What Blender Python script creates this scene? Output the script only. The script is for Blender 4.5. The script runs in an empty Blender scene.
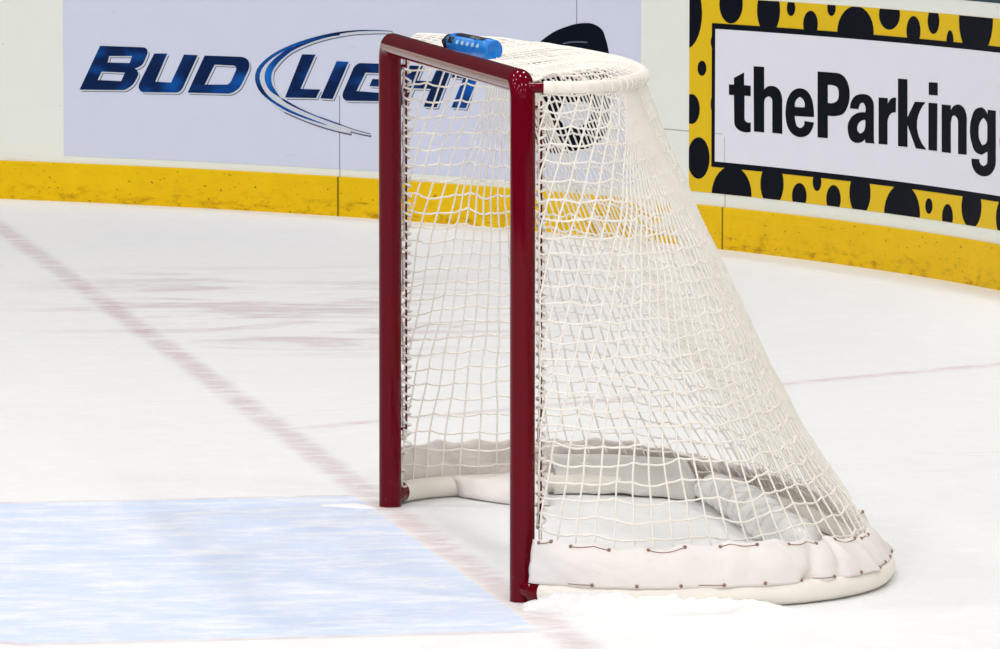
import bpy, bmesh, math, random
from mathutils import Vector, Matrix, noise
from mathutils.geometry import tessellate_polygon
GLYPH = {"B":[[[7.2429,0.696],[7.0316,0.6955],[7.0261,0.6956],[7.0205,0.6957],[7.015,0.6955],[7.0096,0.6948],[7.0061,0.694],[7.0028,0.6931],[6.9996,0.6919],[6.9967,0.6903],[6.9949,0.689],[6.9933,0.6875],[6.9919,0.686],[6.9908,0.6843],[6.9898,0.6822],[6.9892,0.68],[6.9888,0.6778],[6.9887,0.6755],[6.9887,0.6727],[6.989,0.6699],[6.9898,0.6671],[6.9909,0.6645],[7.0072,0.6332],[7.0092,0.6296],[7.0114,0.6261],[7.014,0.6228],[7.017,0.6197],[7.0202,0.617],[7.0238,0.6147],[7.0276,0.6125],[7.0315,0.6105],[7.0379,0.6074],[7.0446,0.6048],[7.0514,0.6026],[7.0584,0.6009],[7.0556,0.5998],[7.053,0.5986],[7.0505,0.5971],[7.0483,0.5954],[7.0465,0.5938],[7.045,0.592],[7.0436,0.5901],[7.0424,0.5881],[7.0413,0.586],[7.0403,0.5838],[7.0396,0.5816],[7.0392,0.5794],[7.0391,0.577],[7.0393,0.5746],[7.0399,0.5723],[7.0409,0.5701],[7.0446,0.5638],[7.0482,0.5576],[7.0519,0.5514],[7.0561,0.5453],[7.059,0.5414],[7.0621,0.5374],[7.0654,0.5336],[7.069,0.53],[7.0729,0.5267],[7.077,0.5236],[7.0813,0.5207],[7.0857,0.518],[7.0897,0.5155],[7.0938,0.5132],[7.098,0.511],[7.1024,0.5091],[7.1076,0.5071],[7.1129,0.5054],[7.1184,0.5041],[7.1239,0.5036],[7.3531,0.499]],[[7.1947,0.6522],[7.0716,0.6556],[7.0851,0.6244],[7.2028,0.6233]],[[7.2356,0.5821],[7.1106,0.5813],[7.1311,0.5431],[7.2571,0.5443]]],"U":[[[6.9526,0.67],[6.8823,0.672],[6.9478,0.5464],[6.8624,0.5447],[6.7912,0.6702],[6.7172,0.6693],[6.7919,0.5359],[6.794,0.532],[6.7961,0.5281],[6.7985,0.5243],[6.8012,0.5207],[6.8039,0.5175],[6.8069,0.5144],[6.8101,0.5115],[6.8137,0.5089],[6.8163,0.5073],[6.819,0.506],[6.8217,0.5047],[6.8246,0.5037],[6.8273,0.5029],[6.83,0.5022],[6.8327,0.5018],[6.8355,0.5016],[7.0106,0.4982],[7.0143,0.4984],[7.0179,0.4989],[7.0214,0.4999],[7.0246,0.5013],[7.0268,0.5028],[7.0287,0.5046],[7.0305,0.5066],[7.0321,0.5086],[7.0337,0.5107],[7.0353,0.5129],[7.0366,0.5152],[7.0374,0.5177],[7.0377,0.5204],[7.0375,0.5232],[7.0369,0.526],[7.0363,0.5287],[7.0346,0.5338],[7.0322,0.5388],[7.0294,0.5437],[7.0265,0.5484]]],"D":[[[6.679,0.6691],[6.4985,0.6693],[6.4927,0.6694],[6.4868,0.6694],[6.4811,0.6692],[6.4753,0.6688],[6.4706,0.6682],[6.466,0.6676],[6.4614,0.6667],[6.4571,0.6654],[6.4538,0.6641],[6.4507,0.6625],[6.4477,0.6607],[6.445,0.6588],[6.4424,0.6566],[6.44,0.6543],[6.4379,0.6518],[6.4362,0.6491],[6.4349,0.6462],[6.4342,0.6432],[6.4337,0.6401],[6.4334,0.637],[6.4334,0.6332],[6.4337,0.6295],[6.4343,0.6258],[6.4352,0.6221],[6.4365,0.618],[6.4382,0.614],[6.4402,0.6101],[6.4424,0.6062],[6.4757,0.5506],[6.479,0.5457],[6.4829,0.5409],[6.4872,0.5364],[6.4918,0.5322],[6.4965,0.5285],[6.5015,0.525],[6.5068,0.5218],[6.5123,0.5188],[6.517,0.5164],[6.5219,0.5141],[6.5269,0.512],[6.5321,0.5103],[6.5374,0.5089],[6.5427,0.5077],[6.5481,0.5069],[6.5536,0.5065],[6.7724,0.5036]],[[6.6245,0.631],[6.5229,0.6302],[6.519,0.6299],[6.5152,0.629],[6.5117,0.6277],[6.5086,0.6259],[6.507,0.6235],[6.5059,0.6209],[6.5054,0.6182],[6.5053,0.6155],[6.5058,0.6131],[6.5067,0.6108],[6.5079,0.6085],[6.5092,0.6062],[6.5314,0.5662],[6.5336,0.5626],[6.5363,0.5592],[6.5394,0.556],[6.543,0.5532],[6.5465,0.5506],[6.5504,0.5482],[6.5545,0.5464],[6.5589,0.5457],[6.6796,0.5417]]],"L":[[[6.1391,0.6911],[6.0643,0.6922],[6.1485,0.5415],[6.0381,0.5424],[6.0608,0.5048],[6.2354,0.5006]]],"I":[[[5.9439,0.6682],[5.8763,0.6671],[5.9675,0.504],[6.0371,0.5044]]],"G":[[[5.8021,0.6645],[5.5609,0.667],[5.5783,0.6258],[5.7799,0.6245],[5.8315,0.5436],[5.6766,0.54],[5.6622,0.5671],[5.757,0.5678],[5.7398,0.5985],[5.5841,0.6],[5.6247,0.5236],[5.6263,0.5206],[5.6282,0.5177],[5.6305,0.515],[5.6333,0.5126],[5.6365,0.5105],[5.6401,0.5087],[5.6438,0.5074],[5.6478,0.5069],[5.8772,0.4997],[5.8813,0.4997],[5.8853,0.5],[5.8893,0.5007],[5.8931,0.5016],[5.897,0.503],[5.9007,0.5048],[5.904,0.5068],[5.9067,0.5093],[5.9088,0.5125],[5.9099,0.516],[5.9105,0.5197],[5.9107,0.5234],[5.9098,0.5301],[5.9072,0.5367],[5.9036,0.5432],[5.8998,0.5496],[5.8484,0.6418],[5.8465,0.6445],[5.8442,0.647],[5.8415,0.6493],[5.8387,0.6516],[5.8362,0.6536],[5.8335,0.6555],[5.8308,0.6572],[5.8279,0.6589],[5.8253,0.6601],[5.8226,0.6613],[5.8198,0.6623],[5.817,0.6631],[5.8134,0.6638],[5.8096,0.6642],[5.8059,0.6644]]],"H":[[[5.5232,0.6641],[5.4475,0.6647],[5.4836,0.6012],[5.3978,0.6011],[5.3591,0.6659],[5.2773,0.666],[5.3673,0.4922],[5.4434,0.492],[5.4024,0.5686],[5.5029,0.5681],[5.5465,0.4925],[5.6218,0.4916]]],"T":[[[5.2566,0.6655],[5.0245,0.6659],[5.0485,0.6229],[5.1261,0.6219],[5.1961,0.4956],[5.2802,0.495],[5.2093,0.622],[5.2802,0.6222]]],"t":[[[3.4353,0.7209],[3.4349,0.67],[3.3898,0.6701],[3.3895,0.6284],[3.4318,0.6283],[3.4311,0.5348],[3.4301,0.5316],[3.4277,0.5287],[3.4242,0.5262],[3.4201,0.5241],[3.4131,0.522],[3.405,0.5211],[3.3966,0.5214],[3.3887,0.5229],[3.3884,0.4852],[3.3961,0.4837],[3.4039,0.4826],[3.4118,0.4819],[3.4197,0.4815],[3.4308,0.4816],[3.4416,0.4825],[3.4521,0.4841],[3.462,0.4865],[3.4703,0.4892],[3.478,0.4925],[3.4849,0.4963],[3.4906,0.5007],[3.4955,0.507],[3.4981,0.5139],[3.4993,0.5211],[3.4996,0.5284],[3.5024,0.6269],[3.5362,0.6269],[3.5365,0.6688],[3.5027,0.6688],[3.5029,0.6965]]],"h":[[[3.3693,0.7492],[3.2978,0.7496],[3.297,0.6581],[3.2932,0.6616],[3.2886,0.6648],[3.2834,0.6677],[3.2778,0.6702],[3.269,0.6731],[3.2595,0.675],[3.2496,0.6762],[3.2398,0.6765],[3.2294,0.6758],[3.2194,0.6741],[3.21,0.6716],[3.2015,0.6683],[3.193,0.6634],[3.1864,0.6576],[3.1812,0.6511],[3.1768,0.6444],[3.1728,0.6353],[3.1711,0.6257],[3.1708,0.6159],[3.1709,0.6061],[3.1698,0.489],[3.2381,0.4893],[3.2392,0.6138],[3.2397,0.6184],[3.2413,0.6229],[3.2443,0.6269],[3.2491,0.6301],[3.2533,0.6317],[3.2581,0.6328],[3.2633,0.6334],[3.2685,0.6335],[3.2737,0.632],[3.2786,0.6302],[3.2831,0.6279],[3.2871,0.6254],[3.2918,0.6209],[3.2947,0.6159],[3.2962,0.6106],[3.2966,0.6054],[3.2956,0.4878],[3.3651,0.488]]],"e":[[[3.0506,0.6765],[3.0375,0.6767],[3.0246,0.6755],[3.0122,0.6731],[3.0009,0.6698],[2.9898,0.6648],[2.9807,0.6585],[2.9731,0.6515],[2.9664,0.6443],[2.9592,0.6341],[2.9544,0.6234],[2.9512,0.6124],[2.9488,0.6013],[2.9473,0.5929],[2.9464,0.5844],[2.946,0.5759],[2.9463,0.5674],[3.0827,0.5649],[3.0824,0.5599],[3.0815,0.5548],[3.0802,0.5498],[3.0783,0.5449],[3.0761,0.539],[3.0736,0.5331],[3.0697,0.5277],[3.0633,0.5235],[3.0583,0.5217],[3.0529,0.5204],[3.0472,0.5195],[3.0413,0.5191],[3.0357,0.5204],[3.0304,0.5222],[3.0256,0.5244],[3.0215,0.5269],[3.0163,0.5318],[3.0133,0.5374],[3.0127,0.5431],[3.0146,0.5483],[2.9461,0.5465],[2.9479,0.5393],[2.9509,0.5322],[2.955,0.5252],[2.9601,0.5184],[2.9658,0.5119],[2.9724,0.5056],[2.98,0.4997],[2.9891,0.4946],[3.0004,0.4902],[3.0127,0.4868],[3.0257,0.4844],[3.0388,0.4831],[3.0516,0.4831],[3.0642,0.4842],[3.0763,0.4863],[3.0876,0.4892],[3.0999,0.494],[3.1105,0.5001],[3.1195,0.5071],[3.1273,0.5144],[3.1341,0.5232],[3.1388,0.5326],[3.142,0.5423],[3.1445,0.5521],[3.1464,0.563],[3.1472,0.5741],[3.1466,0.5852],[3.1449,0.5963],[3.1425,0.6064],[3.1394,0.6165],[3.1349,0.6265],[3.1284,0.6361],[3.1218,0.6441],[3.1142,0.6519],[3.1052,0.6591],[3.0943,0.6652],[3.0843,0.6692],[3.0735,0.6726],[3.0622,0.6751]],[[3.081,0.6008],[3.0827,0.6074],[3.0821,0.6144],[3.0792,0.6213],[3.0742,0.6277],[3.069,0.6321],[3.0629,0.6361],[3.0558,0.6396],[3.0481,0.6425],[3.0409,0.6409],[3.0341,0.6388],[3.0279,0.6362],[3.0225,0.6331],[3.0153,0.6265],[3.0111,0.6186],[3.0103,0.6104],[3.013,0.6023]]],"P":[[[2.9209,0.7492],[2.7902,0.7498],[2.7768,0.7494],[2.7637,0.7481],[2.7512,0.7457],[2.7397,0.7425],[2.7284,0.7374],[2.719,0.7312],[2.711,0.7243],[2.7042,0.7172],[2.6969,0.7071],[2.6922,0.6965],[2.6895,0.6855],[2.6882,0.6745],[2.6881,0.6621],[2.6899,0.6495],[2.694,0.637],[2.7009,0.6249],[2.7075,0.6154],[2.7152,0.606],[2.725,0.5974],[2.7379,0.5904],[2.7486,0.5869],[2.76,0.5843],[2.772,0.5824],[2.7839,0.5808],[2.7995,0.5792],[2.8153,0.5784],[2.831,0.5783],[2.8464,0.5791],[2.8454,0.49],[2.9182,0.4891]],[[2.8477,0.6991],[2.8383,0.7001],[2.8288,0.7007],[2.8193,0.7007],[2.81,0.7002],[2.802,0.6994],[2.7941,0.6984],[2.7866,0.6968],[2.7801,0.6946],[2.7725,0.6893],[2.7685,0.6825],[2.7669,0.6751],[2.7666,0.6678],[2.7669,0.6605],[2.7685,0.6531],[2.7724,0.6461],[2.7795,0.64],[2.7858,0.6368],[2.7932,0.6341],[2.8011,0.6319],[2.8092,0.6302],[2.8186,0.6289],[2.8282,0.6284],[2.8377,0.6286],[2.8469,0.6294]]],"a":[[[2.6824,0.6153],[2.6826,0.6221],[2.6813,0.6291],[2.6787,0.636],[2.6746,0.6427],[2.6695,0.649],[2.6633,0.6551],[2.6558,0.6608],[2.6467,0.6657],[2.6353,0.6699],[2.6226,0.673],[2.6092,0.6752],[2.5956,0.6765],[2.5806,0.677],[2.5656,0.6764],[2.5514,0.6746],[2.5387,0.6712],[2.53,0.6672],[2.5227,0.6624],[2.5169,0.6569],[2.5122,0.6512],[2.5088,0.6449],[2.5072,0.6382],[2.5066,0.6314],[2.5066,0.6247],[2.5051,0.5111],[2.5047,0.5054],[2.5036,0.4998],[2.5019,0.4942],[2.4995,0.4888],[2.5671,0.4876],[2.5726,0.5017],[2.5779,0.4978],[2.5841,0.4943],[2.591,0.4911],[2.5985,0.4885],[2.607,0.4862],[2.6159,0.4846],[2.6251,0.4836],[2.6342,0.4833],[2.6458,0.4841],[2.6568,0.4861],[2.6669,0.4892],[2.6758,0.493],[2.6844,0.4991],[2.6901,0.5063],[2.6939,0.5141],[2.6967,0.522],[2.699,0.53],[2.7001,0.5382],[2.6996,0.5464],[2.6971,0.5545],[2.6924,0.563],[2.6857,0.5712],[2.6771,0.579],[2.6665,0.586],[2.6564,0.591],[2.6453,0.5954],[2.6333,0.5992],[2.6208,0.6021],[2.6085,0.6042],[2.596,0.6055],[2.5833,0.6061],[2.5709,0.606],[2.5678,0.6125],[2.5669,0.6191],[2.568,0.6256],[2.5712,0.6317],[2.5738,0.6348],[2.5769,0.6378],[2.5806,0.6406],[2.5848,0.6431],[2.6056,0.6408],[2.6092,0.6374],[2.6124,0.6339],[2.6151,0.6302],[2.6173,0.6265],[2.6186,0.6239],[2.6196,0.6212],[2.6204,0.6185],[2.6209,0.6158]],[[2.5705,0.5768],[2.581,0.5759],[2.5915,0.574],[2.6013,0.5712],[2.6099,0.5676],[2.6172,0.5632],[2.623,0.5582],[2.6272,0.5528],[2.6297,0.5473],[2.6308,0.5424],[2.6307,0.5375],[2.6289,0.5328],[2.6251,0.5288],[2.6209,0.5264],[2.6159,0.5243],[2.6102,0.5228],[2.6042,0.5218],[2.5965,0.5241],[2.5895,0.527],[2.5833,0.5304],[2.5782,0.5342],[2.5748,0.5381],[2.5727,0.5422],[2.5713,0.5464],[2.5702,0.5506],[2.5688,0.5572],[2.5683,0.5638],[2.5689,0.5703]]],"r":[[[2.4701,0.6697],[2.4017,0.6706],[2.4014,0.6435],[2.3997,0.6487],[2.3966,0.6538],[2.3921,0.6587],[2.3864,0.6633],[2.3818,0.6662],[2.3768,0.669],[2.3712,0.6714],[2.3651,0.6733],[2.3586,0.6746],[2.3518,0.6754],[2.3449,0.6757],[2.3382,0.6755],[2.3397,0.6186],[2.3489,0.6183],[2.3581,0.6173],[2.367,0.6154],[2.375,0.6128],[2.3819,0.6091],[2.3873,0.6048],[2.3917,0.6001],[2.3954,0.5954],[2.3991,0.5894],[2.4013,0.5832],[2.4024,0.577],[2.4027,0.5709],[2.4016,0.4903],[2.4678,0.4891]]],"k":[[[2.3231,0.7504],[2.251,0.751],[2.2489,0.6039],[2.1904,0.6679],[2.1076,0.6704],[2.1319,0.6533],[2.1514,0.6347],[2.1655,0.6152],[2.1736,0.5954],[2.1738,0.5657],[2.1604,0.5367],[2.1346,0.5104],[2.0977,0.4888],[2.1807,0.4892],[2.2485,0.5769],[2.2473,0.4898],[2.3194,0.4897]]],"idot":[[[2.0817,0.7484],[2.0113,0.7501],[2.0106,0.7016],[2.081,0.7002]]],"i":[[[2.0829,0.6698],[2.0125,0.671],[2.0128,0.489],[2.0801,0.4887]]],"n":[[[1.9769,0.6691],[1.9038,0.6697],[1.9034,0.6461],[1.9007,0.6523],[1.8952,0.6585],[1.8873,0.6641],[1.8775,0.6688],[1.8698,0.6716],[1.8612,0.6739],[1.8523,0.6756],[1.8431,0.6764],[1.8313,0.676],[1.8202,0.6741],[1.8099,0.6712],[1.8007,0.6678],[1.7906,0.6621],[1.7836,0.6553],[1.7786,0.6479],[1.7745,0.6405],[1.7709,0.6304],[1.7702,0.62],[1.7708,0.6095],[1.7712,0.599],[1.7693,0.49],[1.8399,0.4886],[1.8419,0.6078],[1.8425,0.6127],[1.8443,0.6176],[1.8477,0.6222],[1.853,0.6261],[1.8572,0.6283],[1.8619,0.6301],[1.8672,0.6317],[1.8728,0.633],[1.88,0.6321],[1.8868,0.63],[1.8921,0.627],[1.8948,0.6238],[1.8971,0.6173],[1.8997,0.6108],[1.9018,0.6043],[1.9026,0.5978],[1.9007,0.4879],[1.974,0.4879]]],"g":[[[1.5931,0.6699],[1.5249,0.6704],[1.5212,0.4801],[1.522,0.4718],[1.5249,0.4633],[1.5301,0.455],[1.5379,0.4471],[1.5465,0.4405],[1.5565,0.4341],[1.5681,0.4285],[1.5816,0.4239],[1.592,0.4214],[1.6029,0.4196],[1.6141,0.4183],[1.6252,0.4176],[1.6406,0.4177],[1.6556,0.4191],[1.6696,0.4215],[1.6824,0.4248],[1.6945,0.4294],[1.7045,0.435],[1.7126,0.4414],[1.7191,0.4481],[1.7239,0.4553],[1.7267,0.4628],[1.7275,0.4705],[1.7264,0.4783],[1.6622,0.4797],[1.6629,0.4748],[1.6613,0.47],[1.6575,0.4656],[1.6516,0.4619],[1.6463,0.4597],[1.6401,0.458],[1.6332,0.4568],[1.6259,0.456],[1.6184,0.4576],[1.6113,0.4597],[1.6049,0.4623],[1.5996,0.4652],[1.595,0.4698],[1.5935,0.4748],[1.5933,0.4799],[1.5931,0.4849],[1.5921,0.4921],[1.5918,0.4992],[1.5923,0.5064],[1.5936,0.5134],[1.6404,0.4981],[1.6541,0.4983],[1.6674,0.4995],[1.68,0.5015],[1.6914,0.5043],[1.7053,0.5106],[1.7146,0.5189],[1.7214,0.5281],[1.7274,0.5373],[1.7339,0.5479],[1.7384,0.5589],[1.7412,0.5701],[1.7425,0.5814],[1.7424,0.5943],[1.7406,0.6073],[1.7363,0.6204],[1.7291,0.6332],[1.7233,0.6424],[1.7169,0.6517],[1.7079,0.6602],[1.6944,0.6673],[1.6829,0.6708],[1.6703,0.6736],[1.657,0.6756],[1.6437,0.6765],[1.6329,0.6741],[1.6232,0.6709],[1.6146,0.6671],[1.6076,0.6627],[1.6027,0.6585],[1.5991,0.6539],[1.5969,0.6491],[1.5961,0.6442]],[[1.6319,0.6376],[1.6404,0.6332],[1.6481,0.6285],[1.6548,0.6235],[1.6605,0.6183],[1.6663,0.6103],[1.6693,0.6021],[1.6705,0.5938],[1.6709,0.5856],[1.671,0.5775],[1.6703,0.5694],[1.668,0.5615],[1.6635,0.554],[1.6587,0.5487],[1.6529,0.5436],[1.6462,0.5388],[1.6385,0.5344],[1.6307,0.5354],[1.6231,0.5369],[1.6159,0.539],[1.6096,0.5414],[1.6018,0.5464],[1.5976,0.5523],[1.5958,0.5585],[1.5954,0.5645],[1.5954,0.6093],[1.5964,0.6151],[1.5993,0.6207],[1.6042,0.626],[1.6112,0.6305],[1.6157,0.6327],[1.6207,0.6345],[1.6261,0.6362]]],"S":[[[1.4856,0.5742],[1.4169,0.5727],[1.4195,0.5664],[1.4186,0.5601],[1.4146,0.5541],[1.4076,0.549],[1.4021,0.5465],[1.3956,0.5444],[1.3885,0.5426],[1.3808,0.5414],[1.3542,0.5523],[1.349,0.558],[1.3483,0.5642],[1.3517,0.57],[1.3592,0.5744],[1.3868,0.5834],[1.4156,0.5919],[1.4418,0.6014],[1.4618,0.613],[1.4696,0.6206],[1.4756,0.6287],[1.4801,0.637],[1.4835,0.6454],[1.4865,0.6565],[1.4875,0.6677],[1.4863,0.6791],[1.4826,0.6904],[1.4786,0.6995],[1.4736,0.7087],[1.4663,0.7175],[1.4553,0.7256],[1.4425,0.7319],[1.4277,0.7375],[1.4113,0.7421],[1.3939,0.7457],[1.3744,0.7457],[1.3553,0.7441],[1.3376,0.741],[1.3222,0.7366],[1.309,0.7286],[1.3027,0.7186],[1.2992,0.7077],[1.2943,0.6973],[1.292,0.6928],[1.2912,0.6882],[1.2918,0.6834],[1.2939,0.6787],[1.3613,0.6786],[1.3708,0.7041],[1.3736,0.7069],[1.379,0.709],[1.3859,0.7103],[1.3932,0.7103],[1.3998,0.7082],[1.4058,0.7057],[1.4109,0.7028],[1.4151,0.6998],[1.4199,0.6936],[1.4209,0.6869],[1.4177,0.6807],[1.4102,0.6758],[1.3841,0.6666],[1.3568,0.6577],[1.3314,0.6482],[1.3111,0.6369],[1.3014,0.6286],[1.2936,0.6198],[1.2876,0.6107],[1.2832,0.6014],[1.2802,0.5895],[1.2799,0.5774],[1.2821,0.5651],[1.2867,0.5528],[1.2911,0.5427],[1.2964,0.5324],[1.3046,0.5226],[1.3175,0.5137],[1.3308,0.5077],[1.346,0.5024],[1.3625,0.4981],[1.3798,0.4948],[1.3995,0.4952],[1.4185,0.4972],[1.4358,0.5005],[1.4509,0.5052],[1.4632,0.5117],[1.4716,0.5196],[1.4776,0.5282],[1.4822,0.5369],[1.4859,0.546],[1.4877,0.5553],[1.4876,0.5647]]],"emblem":[[[4.8497,0.7042],[4.8419,0.7188],[4.828,0.7319],[4.8113,0.7443],[4.7951,0.7565],[4.7822,0.7674],[4.7689,0.7781],[4.755,0.7885],[4.7403,0.7982],[4.7315,0.8035],[4.7224,0.8086],[4.7131,0.8135],[4.7037,0.8184],[4.6918,0.8243],[4.6797,0.8302],[4.6673,0.8358],[4.6547,0.841],[4.6397,0.8463],[4.6244,0.8511],[4.6088,0.8555],[4.5931,0.8598],[4.5779,0.8639],[4.5625,0.8678],[4.547,0.8714],[4.5313,0.8744],[4.5174,0.8766],[4.5035,0.8784],[4.4895,0.8797],[4.4754,0.8806],[4.4644,0.881],[4.4534,0.8812],[4.4425,0.881],[4.4317,0.8801],[4.4219,0.8786],[4.4123,0.8766],[4.403,0.8741],[4.3941,0.8711],[4.3853,0.8675],[4.377,0.8634],[4.3693,0.8588],[4.3627,0.8537],[4.3574,0.8476],[4.3534,0.8411],[4.3502,0.8342],[4.3469,0.8274],[4.3424,0.8184],[4.3383,0.8093],[4.3345,0.8002],[4.331,0.7909],[4.3262,0.7768],[4.3221,0.7625],[4.3185,0.7482],[4.315,0.7338],[4.3095,0.7084],[4.3049,0.6828],[4.3014,0.6571],[4.2988,0.6314],[4.2969,0.6077],[4.2956,0.584],[4.2958,0.5602],[4.2985,0.5365],[4.3023,0.5174],[4.3072,0.4983],[4.3141,0.4794],[4.3234,0.4609],[4.3343,0.4436],[4.3468,0.4266],[4.3618,0.4106],[4.3798,0.3961],[4.3994,0.3845],[4.421,0.3747],[4.444,0.3661],[4.4674,0.3584],[4.4945,0.3508],[4.5224,0.3446],[4.5507,0.3397],[4.5792,0.3361],[4.6151,0.3329],[4.6512,0.3315],[4.6867,0.3327],[4.7209,0.3373],[4.7503,0.3438],[4.7789,0.3523],[4.8044,0.3635],[4.8248,0.3783],[4.8363,0.3951],[4.842,0.4138],[4.8452,0.4334],[4.8492,0.4527],[4.8592,0.4835],[4.8691,0.5145],[4.8767,0.5456],[4.8798,0.5772],[4.8765,0.6091],[4.8685,0.6408],[4.8587,0.6725]]],"emblem_in":[[[4.6292,0.5213],[4.6187,0.5276],[4.6063,0.5325],[4.5931,0.5364],[4.5798,0.5402],[4.5633,0.5448],[4.5463,0.5489],[4.5291,0.5519],[4.5116,0.5536],[4.497,0.5544],[4.4822,0.5547],[4.4681,0.5535],[4.4555,0.5499],[4.4463,0.5446],[4.439,0.5378],[4.4337,0.5301],[4.4304,0.5221],[4.4296,0.5125],[4.4318,0.5028],[4.4364,0.4932],[4.4428,0.4842],[4.4523,0.4746],[4.4642,0.4661],[4.4779,0.4587],[4.4926,0.4527],[4.5105,0.4477],[4.5294,0.4447],[4.5486,0.4437],[4.5671,0.445],[4.5829,0.4483],[4.5976,0.4533],[4.611,0.4598],[4.6228,0.4674],[4.6306,0.4736],[4.6373,0.4805],[4.643,0.4878],[4.6476,0.4954],[4.6449,0.5023],[4.6409,0.5091],[4.6356,0.5155]]],"emblem_arc":[[[4.6114,0.7918],[4.6008,0.7943],[4.59,0.7965],[4.5792,0.7984],[4.5682,0.8001],[4.5528,0.8018],[4.5373,0.803],[4.5218,0.8037],[4.5062,0.8041],[4.4937,0.8042],[4.4813,0.804],[4.4688,0.8036],[4.4564,0.803],[4.4564,0.7985],[4.4688,0.7987],[4.4813,0.7987],[4.4938,0.7986],[4.5062,0.7983],[4.5218,0.7977],[4.5373,0.797],[4.5528,0.7959],[4.5682,0.7943],[4.5775,0.7929],[4.5868,0.7914],[4.5961,0.7897],[4.6052,0.7879]]],"emblem_grey":[[[4.4308,0.6132],[4.4076,0.6149],[4.3842,0.6133],[4.3621,0.6084],[4.3429,0.6005],[4.3315,0.5941],[4.3211,0.5866],[4.3136,0.5782],[4.3112,0.5689],[4.3115,0.5502],[4.3109,0.5314],[4.312,0.5127],[4.3172,0.4943],[4.3236,0.4805],[4.3314,0.4669],[4.3415,0.4541],[4.3548,0.4428],[4.3686,0.4348],[4.384,0.4281],[4.4005,0.4227],[4.4176,0.419],[4.4117,0.4326],[4.4067,0.4463],[4.4024,0.46],[4.3989,0.4738],[4.3958,0.4884],[4.3934,0.503],[4.3923,0.5176],[4.3929,0.5321],[4.3972,0.5534],[4.4051,0.5743],[4.4163,0.5943]]]}
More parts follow.
